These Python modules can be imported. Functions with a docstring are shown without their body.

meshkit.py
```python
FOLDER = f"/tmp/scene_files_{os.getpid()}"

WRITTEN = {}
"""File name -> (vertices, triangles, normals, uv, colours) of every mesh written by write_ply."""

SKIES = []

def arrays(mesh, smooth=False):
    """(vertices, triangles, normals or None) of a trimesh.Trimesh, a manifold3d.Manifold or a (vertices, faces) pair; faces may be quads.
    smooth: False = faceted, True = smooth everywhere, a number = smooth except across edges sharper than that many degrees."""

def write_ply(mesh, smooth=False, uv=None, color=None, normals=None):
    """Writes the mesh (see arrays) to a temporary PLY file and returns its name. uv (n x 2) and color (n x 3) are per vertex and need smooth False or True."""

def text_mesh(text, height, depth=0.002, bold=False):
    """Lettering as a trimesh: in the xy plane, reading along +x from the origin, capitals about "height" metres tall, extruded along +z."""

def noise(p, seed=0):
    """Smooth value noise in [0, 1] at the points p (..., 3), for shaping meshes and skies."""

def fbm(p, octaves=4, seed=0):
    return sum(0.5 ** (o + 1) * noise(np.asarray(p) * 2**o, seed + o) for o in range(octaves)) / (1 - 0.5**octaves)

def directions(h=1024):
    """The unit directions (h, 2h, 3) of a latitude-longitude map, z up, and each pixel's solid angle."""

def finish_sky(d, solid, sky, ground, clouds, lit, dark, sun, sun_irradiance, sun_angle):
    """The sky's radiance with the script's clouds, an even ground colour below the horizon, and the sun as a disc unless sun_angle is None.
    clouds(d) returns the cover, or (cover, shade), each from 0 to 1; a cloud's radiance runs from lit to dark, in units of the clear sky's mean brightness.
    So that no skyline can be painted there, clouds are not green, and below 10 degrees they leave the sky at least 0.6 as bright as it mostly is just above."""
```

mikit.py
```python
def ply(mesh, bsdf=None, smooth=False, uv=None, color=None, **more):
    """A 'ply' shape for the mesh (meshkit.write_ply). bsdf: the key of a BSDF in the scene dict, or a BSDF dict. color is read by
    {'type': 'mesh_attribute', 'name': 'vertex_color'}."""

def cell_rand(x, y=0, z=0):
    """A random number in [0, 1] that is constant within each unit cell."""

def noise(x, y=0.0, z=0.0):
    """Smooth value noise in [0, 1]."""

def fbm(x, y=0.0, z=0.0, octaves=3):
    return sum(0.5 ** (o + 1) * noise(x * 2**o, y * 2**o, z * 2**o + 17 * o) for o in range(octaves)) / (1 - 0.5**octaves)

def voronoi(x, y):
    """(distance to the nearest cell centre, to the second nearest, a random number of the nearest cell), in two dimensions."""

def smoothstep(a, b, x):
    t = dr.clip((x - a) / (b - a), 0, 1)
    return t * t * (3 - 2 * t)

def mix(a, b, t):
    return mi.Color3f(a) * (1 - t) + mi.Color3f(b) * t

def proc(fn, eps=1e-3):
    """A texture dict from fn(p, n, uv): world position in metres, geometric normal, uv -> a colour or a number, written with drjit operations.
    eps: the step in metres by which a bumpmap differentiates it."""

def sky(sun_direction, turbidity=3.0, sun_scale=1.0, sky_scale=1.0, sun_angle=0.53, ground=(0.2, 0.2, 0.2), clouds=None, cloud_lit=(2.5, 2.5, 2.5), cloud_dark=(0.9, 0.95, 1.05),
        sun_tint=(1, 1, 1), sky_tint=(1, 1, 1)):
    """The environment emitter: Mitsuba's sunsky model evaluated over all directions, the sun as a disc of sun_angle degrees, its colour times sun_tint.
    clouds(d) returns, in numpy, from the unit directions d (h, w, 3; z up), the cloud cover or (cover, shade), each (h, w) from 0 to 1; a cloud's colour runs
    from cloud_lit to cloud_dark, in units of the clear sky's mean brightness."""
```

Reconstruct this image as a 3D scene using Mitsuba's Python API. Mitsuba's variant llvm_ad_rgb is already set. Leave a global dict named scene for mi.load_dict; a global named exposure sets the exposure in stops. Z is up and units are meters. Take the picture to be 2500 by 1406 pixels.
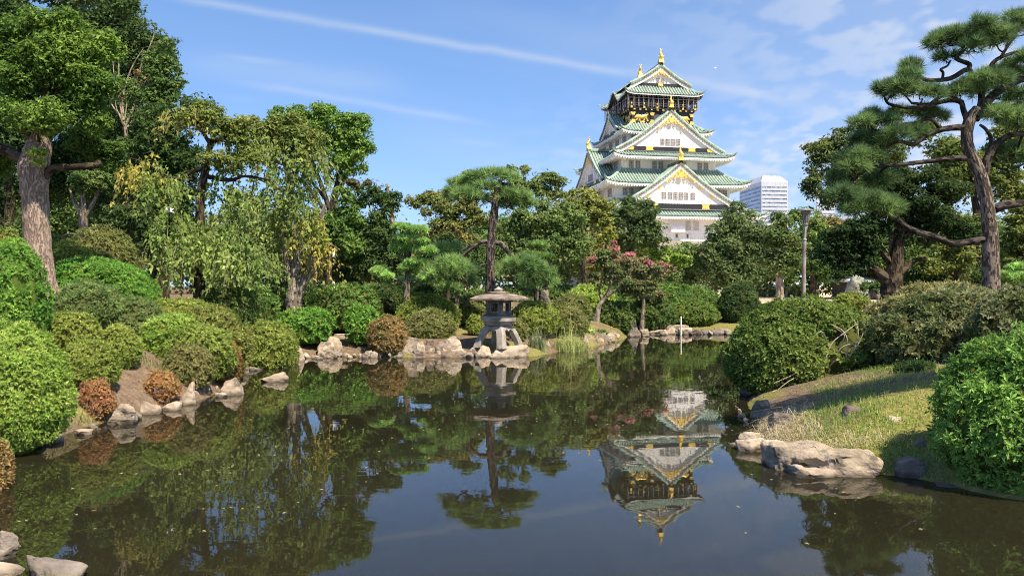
import math, zlib, numpy as np, trimesh, shapely, manifold3d as m3, mitsuba as mi, drjit as dr, mikit, meshkit
from shapely.geometry import Polygon
T = mi.ScalarTransform4f
scene, labels = {}, {}
# ------------------------------------------------------------------ camera, sky, exposure
F, HOR, EYE = 1944.0, 700.0, 2.2          # focal length in pixels of the 2500 px wide photograph, horizon row, eye height over the water
scene['camera'] = {'type': 'perspective', 'fov': math.degrees(2 * math.atan(1250 / F)), 'fov_axis': 'x', 'near_clip': 0.1, 'far_clip': 6000.0,
                   'to_world': T().look_at(origin=[0, 0, EYE], target=[0, 100, EYE - 0.15], up=[0, 0, 1])}
SUN_AZ, SUN_EL = math.radians(37), math.radians(55)   # azimuth from straight behind the camera towards the right
SUN = [math.sin(SUN_AZ) * math.cos(SUN_EL), -math.cos(SUN_AZ) * math.cos(SUN_EL), math.sin(SUN_EL)]
def clouds(d):
    y = np.maximum(d[..., 1], 1e-3)
    u, v, front = d[..., 0] / y, d[..., 2] / y, d[..., 1] > 0.15
    h = d[..., 2] + 0.16
    a, b = d[..., 0] / h, d[..., 1] / h
    q = np.stack([a, b, 0 * a], -1)
    def sm(e0, e1, x):
        t = np.clip((x - e0) / (e1 - e0), 0, 1); return t * t * (3 - 2 * t)
    big = meshkit.fbm(q * 0.8 + 3.1, 3, 5)
    veil = 0.13 * sm(0.35, 0.85, meshkit.fbm(np.stack([a * 0.5 + b * 0.25, b * 2.0 - a * 0.9, 0 * a], -1), 4, 2))
    puffs = meshkit.fbm(np.stack([a * 15.0 + 5 * b, b * 13.0 - 6 * a, 0 * a], -1), 3, 9)
    field = sm(0.0, 0.75, a * 0.70 + (big - 0.5) * 0.9)          # a bank of high small clouds on the west side of the sky
    cover = veil + field * (0.14 + 0.46 * sm(0.36, 0.68, puffs))
    def trail(u0, v0, u1, v1, w, s):
        L = math.hypot(u1 - u0, v1 - v0); ex, ey = (u1 - u0) / L, (v1 - v0) / L
        t = (u - u0) * ex + (v - v0) * ey; n = -(u - u0) * ey + (v - v0) * ex
        n = n + 0.008 * (meshkit.fbm(np.stack([t * 14, t * 0 + s, t * 0], -1), 3, 1) - 0.5)
        br = 0.45 + 0.8 * meshkit.fbm(np.stack([t * 9, n * 60, 0 * t + s], -1), 3, 4)
        return s * br * np.exp(-(n / w) ** 2) * sm(-0.02, 0.08, t) * sm(L + 0.02, L - 0.08, t) * front
    px = lambda x, y: ((x - 1250) / F, (HOR - y) / F)
    for (x0, y0, x1, y1, w, s) in ((380, -10, 1600, 190, .0050, .36), (1500, 165, 2000, 262, .0065, .30), (560, 200, 1200, 305, .0045, .28), (400, 150, 1000, 215, .016, .20), (540, 137, 710, 160, .0035, .42),
                                   (1340, 368, 1460, 380, .005, .45), (1100, 346, 1230, 356, .004, .4), (540, 240, 640, 248, .005, .3), (1700, 340, 2200, 400, .01, .2), (930, 290, 1300, 420, .025, .10)):
        cover = cover + trail(*px(x0, y0), *px(x1, y1), w, s)
    low = 0.16 * np.exp(-np.maximum(d[..., 2], 0) / 0.08)
    return np.clip(cover + low, 0, 0.9), 0.15 + 0 * cover
scene['sky_light'] = mikit.sky(SUN, turbidity=2.6, sun_scale=1.10, sky_scale=0.96, clouds=clouds, cloud_lit=(2.0, 2.1, 2.25), cloud_dark=(1.1, 1.2, 1.35), ground=(0.10, 0.11, 0.07), sky_tint=(0.92, 1.0, 1.16), sun_tint=(1.0, 0.99, 0.97))
exposure = 2.35

# ------------------------------------------------------------------ materials
def bsdf(name, d): scene[name] = d
def proc(fn, eps=2e-3): return mikit.proc(fn, eps)
def bumpy(inner, fn, scale=1.0, eps=3e-3): return {'type': 'bumpmap', 'arbitrary': proc(fn, eps), 'scale': scale, 'bsdf': inner}
def rgb(*c): return {'type': 'rgb', 'value': list(c)}
VC = {'type': 'mesh_attribute', 'name': 'vertex_color'}
nz, fb, ss, mix = mikit.noise, mikit.fbm, mikit.smoothstep, mikit.mix
bsdf('leaf', {'type': 'principledthin', 'base_color': VC, 'roughness': 0.5, 'diff_trans': 0.8, 'eta': 1.38, 'spec_trans': 0.0})
bsdf('stem', {'type': 'twosided', 'bsdf': {'type': 'diffuse', 'reflectance': VC}})
def rock_tex(a, b, c):
    def f(p, n, uv):
        k = fb(p.x * 1.7, p.y * 1.7, p.z * 2.2, 4); s = fb(p.x * 9, p.y * 9, p.z * 9, 3); w = fb(p.x * 30, p.y * 30, p.z * 30, 2)
        col = mix(a, b, ss(0.35, 0.65, k)) * (0.45 + 0.75 * s + 0.35 * w)
        col = mix(col, c, 0.75 * ss(0.55, 0.75, fb(p.x * 3.1 + 7, p.y * 3.1, p.z * 3.1, 3)))
        col = mix(col, mi.Color3f(.07, .065, .05), 0.7 * ss(.60, .72, fb(p.x * 5 + 3, p.y * 5, p.z * 5, 4)))
        col = mix(col, mi.Color3f(.10, .11, .04), 0.65 * ss(.56, .70, fb(p.x * 2.3 + 1, p.y * 2.3, p.z * 2.3, 4)) * ss(.2, .8, n.z))      # moss on the upper faces
        return mix(col * 0.42, col, ss(0.015, 0.075, p.z + 0.03 * (s - 0.5)))       # wet, algae-stained line just above the water
    return f
def rock_h(p, n, uv): return 0.045 * fb(p.x * 8, p.y * 8, p.z * 12, 4) + 0.010 * fb(p.x * 45, p.y * 45, p.z * 45, 2)
for nm, a, b, c in (('rock_tan', (.39, .33, .26), (.28, .24, .19), (.44, .39, .31)), ('rock_grey', (.25, .225, .20), (.155, .14, .125), (.33, .30, .26)), ('rock_dark', (.16, .13, .12), (.10, .085, .08), (.28, .23, .19)), ('rock_green', (.30, .33, .28), (.24, .27, .23), (.40, .42, .36))):
    bsdf(nm, bumpy({'type': 'principled', 'base_color': proc(rock_tex(a, b, c)), 'roughness': 0.85, 'specular': 0.25}, rock_h))
def bark_tex(a, b, sc):
    def f(p, n, uv):
        k = fb(uv.x * 14 * sc, uv.y * 7 * sc, 0.0, 3); cr = ss(0.42, 0.56, fb(uv.x * 9 * sc + 5, uv.y * 3.4 * sc, 2.0, 3))
        return mix(b, a, cr) * (0.6 + 0.8 * k)
    return f
def bark_h(sc):
    def f(p, n, uv): return 0.035 * ss(0.36, 0.60, fb(uv.x * 9 * sc + 5, uv.y * 3.4 * sc, 2.0, 3)) + 0.006 * fb(uv.x * 40, uv.y * 30, 1.0, 2)
    return f
for nm, a, b, sc in (('bark_pale', (.34, .275, .23), (.20, .155, .125), 4.2), ('bark_pine', (.22, .185, .16), (.07, .056, .047), 2.4), ('bark_black', (.075, .066, .06), (.022, .02, .018), 1.8), ('bark_umber', (.14, .118, .105), (.035, .03, .026), 2.0), ('bark_grey', (.27, .24, .20), (.15, .13, .105), 1.2), ('bark_dark', (.085, .068, .05), (.03, .024, .018), 1.4), ('bark_light', (.36, .31, .25), (.2, .17, .13), 1.0)):
    bsdf(nm, bumpy({'type': 'principled', 'base_color': proc(bark_tex(a, b, sc)), 'roughness': 0.9, 'specular': 0.2}, bark_h(sc)))
def ground_tex(p, n, uv):
    k = fb(p.x * 0.55, p.y * 0.55, 1.0, 4); s = fb(p.x * 7, p.y * 7, 3.0, 3); g = fb(p.x * 28, p.y * 28, 5.0, 2)
    dirt = mix((.12, .092, .068), (.22, .17, .125), s) * (0.65 + 0.7 * g)
    dry = mix((.25, .22, .09), (.15, .18, .05), s) * (0.65 + 0.7 * g)
    sand = mix((.46, .38, .28), (.55, .47, .36), s)
    near = mix(dirt, dry, ss(0.44, 0.64, k + 0.16 * ss(2.0, 5.0, p.x) * ss(12.5, 11.0, p.y) - 0.22 * ss(-2.0, -5.0, p.x) - 0.12 * ss(11.5, 13.0, p.y) * ss(22.0, 18.0, p.y)))
    return mix(mix(near, sand, ss(38.0, 46.0, p.y - 4.0 * dr.maximum(14.0 - p.x, 0.0))) , (.06, .055, .035), ss(0.03, -0.05, p.z))
bsdf('ground_mat', bumpy({'type': 'twosided', 'bsdf': {'type': 'diffuse', 'reflectance': proc(ground_tex)}}, lambda p, n, uv: 0.03 * fb(p.x * 9, p.y * 9, 0.0, 4) + 0.01 * fb(p.x * 50, p.y * 50, 0.0, 2)))
def ripple(p, n, uv):
    wx, wy = p.x + 0.25 * fb(p.x * 1.1, p.y * 1.1, 2.0, 2), p.y + 0.25 * fb(p.x * 1.1 + 9, p.y * 1.1, 7.0, 2)
    calm = 0.35 + 0.9 * ss(0.35, 0.7, fb(p.x * 0.18 + 3, p.y * 0.12, 4.0, 2))
    return calm * (0.00085 * fb(wx * 3.0, wy * 4.5, 0.0, 3) + 0.0016 * nz(p.x * 0.9, p.y * 1.1, 5.0))
def murk(p, n, uv): return mix((.013, .0135, .008), (.020, .019, .011), fb(p.x * .4, p.y * .4, 0.0, 2))
bsdf('water_mat', bumpy({'type': 'plastic', 'int_ior': 1.33, 'diffuse_reflectance': proc(murk), 'nonlinear': False}, ripple, 1.0, 4e-3))
def plaster(p, n, uv): return mix((.80, .81, .82), (.67, .675, .67), 0.6 * ss(.45, .8, fb(p.x * .5, p.y * .5, p.z * .25, 4)) + 0.5 * ss(.55, .8, fb(p.x * 2.2, p.y * 2.2, p.z * .12, 3)))
bsdf('plaster', {'type': 'twosided', 'bsdf': {'type': 'diffuse', 'reflectance': proc(plaster)}})
def verdigris(p, n, uv):
    k = fb(p.x * 1.3, p.y * 1.3, p.z * 1.3, 4); s = fb(p.x * 5, p.y * 5, p.z * 5, 2)
    return mix((.355, .475, .42), (.24, .345, .30), ss(.35, .7, k)) * (0.75 + 0.5 * s)
bsdf('copper_green', {'type': 'twosided', 'bsdf': {'type': 'principled', 'base_color': proc(verdigris), 'roughness': 0.6, 'specular': 0.3}})
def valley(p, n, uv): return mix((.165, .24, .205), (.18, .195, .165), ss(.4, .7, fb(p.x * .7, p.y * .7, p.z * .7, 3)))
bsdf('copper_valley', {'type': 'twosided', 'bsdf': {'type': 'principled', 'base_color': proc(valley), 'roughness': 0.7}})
def patchy(p, n, uv): return mix((.17, .13, .11), (.22, .36, .28), ss(.48, .62, fb(p.x * .9, p.y * .9, p.z * .9, 4)))
bsdf('copper_patchy', {'type': 'twosided', 'bsdf': {'type': 'principled', 'base_color': proc(patchy), 'roughness': 0.6}})
bsdf('gold', {'type': 'twosided', 'bsdf': {'type': 'principled', 'base_color': rgb(.95, .66, .16), 'roughness': 0.42, 'metallic': 0.55}})
bsdf('lacquer', {'type': 'twosided', 'bsdf': {'type': 'principled', 'base_color': rgb(.022, .022, .028), 'roughness': 0.4}})
bsdf('glass_dark', {'type': 'twosided', 'bsdf': {'type': 'principled', 'base_color': rgb(.10, .115, .14), 'roughness': 0.15}})
bsdf('lattice', {'type': 'twosided', 'bsdf': {'type': 'diffuse', 'reflectance': rgb(.45, .45, .46)}})
bsdf('rail', {'type': 'twosided', 'bsdf': {'type': 'diffuse', 'reflectance': rgb(.10, .09, .09)}})
bsdf('wire', {'type': 'twosided', 'bsdf': {'type': 'principled', 'base_color': rgb(.42, .44, .46), 'roughness': 0.45}})
def lstone(lo, hi):
    def f(p, n, uv):
        k = fb(p.x * 6, p.y * 6, p.z * 3.5, 4); g = fb(p.x * 50, p.y * 50, p.z * 50, 2)
        return mix(mix(lo, hi, ss(.3, .65, k)) * (0.70 + 0.6 * g), mi.Color3f(lo) * 0.6 + mi.Color3f(hi) * 0.75, 0.5 * ss(.62, .70, fb(p.x * 14 + 3, p.y * 14, p.z * 14, 3)))
    return f
bsdf('granite', bumpy({'type': 'principled', 'base_color': proc(lstone((.22, .205, .18), (.36, .34, .305))), 'roughness': .85, 'specular': .2}, lambda p, n, uv: 0.004 * fb(p.x * 60, p.y * 60, p.z * 60, 2)))
bsdf('granite_dark', bumpy({'type': 'principled', 'base_color': proc(lstone((.11, .095, .08), (.24, .205, .175))), 'roughness': .85, 'specular': .2}, lambda p, n, uv: 0.004 * fb(p.x * 60, p.y * 60, p.z * 60, 2)))
bsdf('rampart', {'type': 'diffuse', 'reflectance': proc(lstone((.20, .18, .16), (.34, .31, .27)))})
bsdf('lamp_metal', {'type': 'twosided', 'bsdf': {'type': 'principled', 'base_color': proc(lambda p, n, uv: mix((.30, .22, .19), (.36, .35, .36), ss(.4, .6, fb(p.x * 9, p.y * 9, p.z * 2, 3)))), 'roughness': .5, 'metallic': .2}})
bsdf('lamp_glass', {'type': 'twosided', 'bsdf': {'type': 'principled', 'base_color': rgb(.16, .17, .17), 'roughness': .25}})
bsdf('white_paint', {'type': 'twosided', 'bsdf': {'type': 'principled', 'base_color': rgb(.78, .78, .77), 'roughness': .5}})
bsdf('tower_panel', {'type': 'twosided', 'bsdf': {'type': 'principled', 'base_color': rgb(.42, .47, .56), 'roughness': .4}})
bsdf('tower_top', {'type': 'twosided', 'bsdf': {'type': 'principled', 'base_color': rgb(.62, .65, .70), 'roughness': .5}})
bsdf('tower_blue', {'type': 'twosided', 'bsdf': {'type': 'principled', 'base_color': rgb(.30, .40, .58), 'roughness': .3}})
bsdf('tower_glass', {'type': 'twosided', 'bsdf': {'type': 'principled', 'base_color': proc(lambda p, n, uv: mix((.07, .11, .20), (.26, .33, .46), mikit.cell_rand(p.x / 2.4, p.y / 4.0, p.z / 3.4) ** 2)), 'roughness': .15}})
bsdf('feather_dark', {'type': 'twosided', 'bsdf': {'type': 'diffuse', 'reflectance': rgb(.02, .02, .024)}})
bsdf('feather_white', {'type': 'twosided', 'bsdf': {'type': 'diffuse', 'reflectance': rgb(.8, .8, .8)}})
bsdf('flat', {'type': 'twosided', 'bsdf': {'type': 'principled', 'base_color': VC, 'roughness': .7}})

# ------------------------------------------------------------------ naming and small helpers
USED = set()
def fresh(name):
    k, i = name, 0
    while k in USED: i += 1; k = f'{name}_{i:03d}'
    USED.add(k); return k
def thing(name, label, cat, group=None):
    k = fresh(name); labels[k] = {'label': label, 'category': cat}
    if group: labels[k]['group'] = group
    return k
def part(root, name): return fresh(root + '__' + name)
TRIS = [0]
def put(key, mesh, mat, smooth=False, color=None, uv=None):
    scene[key] = mikit.ply(mesh, mat, smooth=smooth, color=color, uv=uv)
    n_ = len(meshkit.WRITTEN[scene[key]['filename']][1])
    if n_ == 0: print('EMPTY', key)
    TRIS[0] += len(meshkit.WRITTEN[scene[key]['filename']][1]); return key
def stuff(key): labels.setdefault(key, {})['kind'] = 'stuff'; return key
def structure(name, mesh, mat, **k): put(fresh(name), mesh, mat, **k); labels[name] = {'kind': 'structure'}
def rg(key): return np.random.default_rng(zlib.crc32(key.encode()))
def at(px, py, d): return np.array([(px - 1250) / F * d, d, EYE + (HOR - py) / F * d])      # the point of the place that stands d metres away on that line of sight
def unit(a): return a / (np.linalg.norm(a, axis=-1, keepdims=True) + 1e-12)
def box(x0, x1, y0, y1, z0, z1):
    m = trimesh.creation.box((x1 - x0, y1 - y0, z1 - z0)); m.apply_translation(((x0 + x1) / 2, (y0 + y1) / 2, (z0 + z1) / 2)); return m
def cat(ms): return trimesh.util.concatenate(ms)
def spline(pts, n):
    p = np.asarray(pts, float)
    if len(p) == 2: return p[0] + (p[1] - p[0]) * np.linspace(0, 1, n)[:, None]
    q = np.vstack([2 * p[0] - p[1], p, 2 * p[-1] - p[-2]]); t = np.linspace(0, len(p) - 1 - 1e-6, n); i = t.astype(int); f = (t - i)[:, None]
    a, b, c, d = q[i], q[i + 1], q[i + 2], q[i + 3]
    return 0.5 * (2 * b + (c - a) * f + (2 * a - 5 * b + 4 * c - d) * f**2 + (3 * b - a - 3 * c + d) * f**3)
def tube(pts, r, sides=8, n=None, bump=0.0, seed=0):
    """(vertices, triangles, uv) of a tapering tube along a smooth path; r: radii at the path's ends or along it; uv in metres."""
    n = n or max(4, 4 * (len(pts) - 1) + 1)
    p = spline(pts, n); rr = np.interp(np.linspace(0, 1, n), np.linspace(0, 1, len(np.atleast_1d(r))), np.atleast_1d(r))
    t = unit(np.gradient(p, axis=0)); ref = np.where(np.abs(t[:, 2:]) < 0.95, [0, 0, 1.0], [1.0, 0, 0]); a = unit(np.cross(ref, t))
    for i in range(1, n): a[i] = unit(a[i - 1] - t[i] * (a[i - 1] @ t[i]))
    b = np.cross(t, a); ang = np.linspace(0, 2 * np.pi, sides + 1)
    dirs = np.cos(ang)[None, :, None] * a[:, None] + np.sin(ang)[None, :, None] * b[:, None]
    v = p[:, None] + rr[:, None, None] * dirs
    if bump: v = v + dirs * (rr[:, None, None] * bump * (meshkit.fbm(np.concatenate([dirs[..., :2] * 1.2, (np.arange(n) * 0.35)[:, None, None] + 0 * dirs[..., :1]], -1) + seed, 2, seed)[..., None] - 0.5) * 2)
    s = np.concatenate([[0], np.cumsum(np.linalg.norm(np.diff(p, axis=0), axis=1))])
    uv = np.stack([np.broadcast_to(ang * rr.mean(), (n, sides + 1)), np.broadcast_to(s[:, None], (n, sides + 1))], -1).reshape(-1, 2)
    i, j = np.meshgrid(np.arange(n - 1), np.arange(sides), indexing='ij'); w = sides + 1
    f = np.stack([i * w + j, i * w + j + 1, (i + 1) * w + j + 1, (i + 1) * w + j], -1).reshape(-1, 4)
    v = v.reshape(-1, 3); k = len(v)
    v = np.vstack([v, p[:1] , p[-1:] + t[-1:] * rr[-1] * 0.6]); uv = np.vstack([uv, uv[:1], uv[-1:]])
    jj = np.arange(sides)
    caps = np.vstack([np.stack([0 * jj + k, jj + 1, jj], 1), np.stack([0 * jj + k + 1, (n - 1) * w + jj, (n - 1) * w + jj + 1], 1)])
    return v, np.vstack([f[:, [0, 1, 2]], f[:, [0, 2, 3]], caps]), uv
def put_tube(key, tb, mat): return put(key, (tb[0], tb[1]), mat, smooth=True, uv=tb[2])
def join(tubes):
    o, V, Q, U = 0, [], [], []
    for v, f, u in tubes: V.append(v); Q.append(f + o); U.append(u); o += len(v)
    return np.vstack(V), np.vstack(Q), np.vstack(U)

# ------------------------------------------------------------------ foliage
def tint(P, n, pal, rng, scale=1.1, var=0.22):
    """Leaf colours: two hues mixed leaf by leaf and by sprays, with a spread of brightness."""
    a, b = np.array(pal[0]), np.array(pal[1]); w = pal[2] if len(pal) > 2 else 0.5
    t = np.clip((meshkit.fbm(P * scale + 11, 2, 3) - 0.5) * 2.2 + rng.normal(0, 0.22, n) + w, 0, 1)[:, None]
    c = (a * (1 - t) + b * t) * np.array([1.36, 1.46, 1.62]); c = c * 0.83 + 0.17 * c.mean(1, keepdims=True)
    return np.clip(c * np.exp(rng.normal(0, var, n))[:, None], 0.004, 0.9)
def leaf_mesh(P, A, N, L, W, col):
    """One folded pointed leaf (two triangles) per row: P base, A along the leaf, N its face."""
    A = unit(A); S = unit(np.cross(N, A)); N = np.cross(A, S); n = len(P); L = np.broadcast_to(L, n)[:, None]; W = np.broadcast_to(W, n)[:, None]
    mid = P + A * L * 0.5 + N * W * 0.16
    v = np.stack([P, mid + S * W * 0.5, P + A * L - N * L * 0.08, mid - S * W * 0.5], 1).reshape(-1, 3)
    f = np.arange(n)[:, None] * 4 + np.array([[0, 1, 2, 0, 2, 3]]); return v, f.reshape(-1, 3), np.repeat(col, 4, 0)
def tri_mesh(P, A, N, L, W, col):
    """The same for leaves only a few pixels long: one triangle each."""
    A = unit(A); S = unit(np.cross(N, A)); n = len(P); L = np.broadcast_to(L, n)[:, None]; W = np.broadcast_to(W, n)[:, None]
    v = np.stack([P - S * W * .5, P + S * W * .5, P + A * L], 1).reshape(-1, 3); return v, np.arange(n * 3).reshape(-1, 3), np.repeat(col, 3, 0)
def put_leaves(key, parts):
    o, V, Q, C = 0, [], [], []
    for v, f, c in parts: V.append(v); Q.append(f + o); C.append(c); o += len(v)
    return put(key, (np.vstack(V), np.vstack(Q)), 'leaf', color=np.vstack(C))
def sphere_dirs(n, rng): return unit(rng.normal(size=(n, 3)))
def spray(P, D, L, rng, col, W=0.55, up=0.5, rnd=0.9, fn=leaf_mesh):
    """Leaves at P that look outward along D and upward."""
    n = len(P); N = unit(D * 0.55 + np.array([0, 0, up]) + rng.normal(0, rnd * 0.55, (n, 3))); A = unit(D * 0.5 + rng.normal(0, 1, (n, 3)) + np.array([0, 0, 0.15])); A = A - N * (A * N).sum(1, keepdims=True)
    l = L * np.exp(rng.normal(0, 0.18, n)); return fn(P - A * l[:, None] * .5, A, N, l, l * W, col)

def rosettes(P, D, L, rng, pal, W, m=6, fn=leaf_mesh, open_=.75, sc=2.2):
    """Shoot tips at P looking along D, each a whorl of m leaves."""
    n = len(P); D = unit(D + rng.normal(0, .28, (n, 3)) + [0, 0, .22]); col = tint(P, n, pal, rng, sc, .16)
    Pr, Dr = np.repeat(P, m, 0), np.repeat(D, m, 0); t = rng.normal(size=(n * m, 3)); t = unit(t - Dr * (t * Dr).sum(1, keepdims=True)); o = (open_ + rng.normal(0, .25, n * m))[:, None]
    A = unit(Dr * (1 - o * .6) + t * o); N = unit(Dr - A * (Dr * A).sum(1, keepdims=True) + rng.normal(0, .18, (n * m, 3))); l = L * np.exp(rng.normal(0, .2, n * m))
    c = np.repeat(col, m, 0) * np.exp(rng.normal(0, .14, n * m))[:, None]; c[rng.random(n * m) < .012] = [.22, .15, .07]
    return fn(Pr + t * (L * .05), A, N, l, l * W, c)

# ------------------------------------------------------------------ terrain and water
POND = Polygon([(-3.0, 5.4), (-4.5, 5.8), (-5.3, 6.9), (-5.5, 8.3), (-6.6, 10.4), (-6.7, 12.4), (-6.4, 14.2), (-6.05, 15.2), (-6.1, 16.9), (-6.8, 19.0), (-7.3, 20.9), (-7.1, 23.3), (-6.1, 25.4), (-4.6, 25.5), (-3.3, 24.7), (-2.0, 24.8),
                (-.8, 25.0), (.75, 25.2), (1.15, 26.0), (1.7, 27.3), (2.5, 28.0), (3.4, 30.2), (4.6, 33.2), (5.2, 35.5), (6.4, 37.0), (8.2, 37.2), (10.2, 36.8), (11.4, 33.0), (10.0, 28.0), (7.4, 23.0), (5.6, 19.0), (5.0, 16.6), (4.35, 14.8),
                (4.05, 13.0), (3.5, 11.5), (3.32, 10.6), (3.4, 9.95), (3.9, 9.55), (4.6, 9.2), (5.1, 8.3), (6.4, 7.3), (8.0, 6.0), (7.0, 5.0), (3.0, 4.6), (0.0, 4.6), (-2.2, 5.0)]).buffer(0.25).buffer(-0.25)
shapely.prepare(POND); EDGE = POND.exterior; shapely.prepare(EDGE)
def ground(x, y):
    """Height of the ground over the water."""
    x, y = np.broadcast_arrays(np.asarray(x, float), np.asarray(y, float))
    p = shapely.points(x, y); inside = shapely.contains(POND, p); e = shapely.distance(EDGE, p)
    sg = lambda t: 1 / (1 + np.exp(-np.clip(t, -40, 40)))
    left = sg((-x - 3.0) / 0.8) * sg((23.5 - y) / 1.0); right = sg((x - 2.0) / 0.8) * sg((20.0 - y) / 2.0)
    far = 0.40 * np.clip((y - 29.5) / 4.5, 0, 1) * np.clip((6 - x) / 3, 0, 1) + 0.10 + 0.16 * np.minimum(e, 1) + 0.95 * (1 - np.exp(-e / 9.0))
    lf = 0.08 + 1.75 * (1 - np.exp(-e / 2.9)) + 0.35 * np.exp(-((x + 13) ** 2 + (y - 20) ** 2) / 40)
    rt = 0.06 + 1.45 * (1 - np.exp(-e / 3.6))
    h = far * (1 - np.maximum(left, right)) + np.where(left > right, lf * left, rt * right) * 1.0
    h = h + 0.10 * (meshkit.fbm(np.stack([x * 0.9, y * 0.9, 0 * x], -1), 3, 4) - 0.5) * np.minimum(1, e * 1.5)
    h = np.maximum(h, 0.05 * np.minimum(1, e * 4)) * np.minimum(1, 0.1 + e * 4)
    return np.where(inside, -0.02 - 0.7 * (1 - np.exp(-e / 1.2)), h)
def axis(lo, hi, step, far): 
    a = np.arange(lo, hi + 1e-6, step); out = np.geomspace(step * 2, far, 26)
    return np.concatenate([lo - out[::-1], a, hi + out])
gx, gy = np.meshgrid(axis(-16, 17, .16, 3000), axis(-2, 44, .16, 3000), indexing='ij')
gz = ground(gx.ravel(), gy.ravel()); nx, ny = gx.shape
ii, jj = np.meshgrid(np.arange(nx - 1), np.arange(ny - 1), indexing='ij'); q = (ii * ny + jj).ravel()
structure('ground', (np.stack([gx.ravel(), gy.ravel(), gz], 1), np.stack([q, q + ny, q + ny + 1, q + 1], 1)), 'ground_mat', smooth=True)
wp = POND.buffer(0.35); wv, wf = trimesh.creation.triangulate_polygon(wp, engine='earcut')
wf = np.asarray(wf); a_, b_, c_ = wv[wf[0]]; up_ = (b_[0] - a_[0]) * (c_[1] - a_[1]) - (b_[1] - a_[1]) * (c_[0] - a_[0]) > 0
structure('pond_water', (np.hstack([wv, np.zeros((len(wv), 1))]), wf if up_ else wf[:, ::-1]), 'water_mat')
def gh(x, y): return float(ground(np.array([x]), np.array([y]))[0])
_sd = np.concatenate([np.arange(5.5, 60, .1), np.arange(60, 160, 1.)])
def hit(px, py):
    """Distance at which the line of sight meets the ground or the water."""
    x = (px - 1250) / F * _sd; z = EYE + (HOR - py) / F * _sd; below = z <= np.maximum(ground(x, _sd), 0)
    return _sd[np.argmax(below)] if below.any() else 60.0

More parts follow.
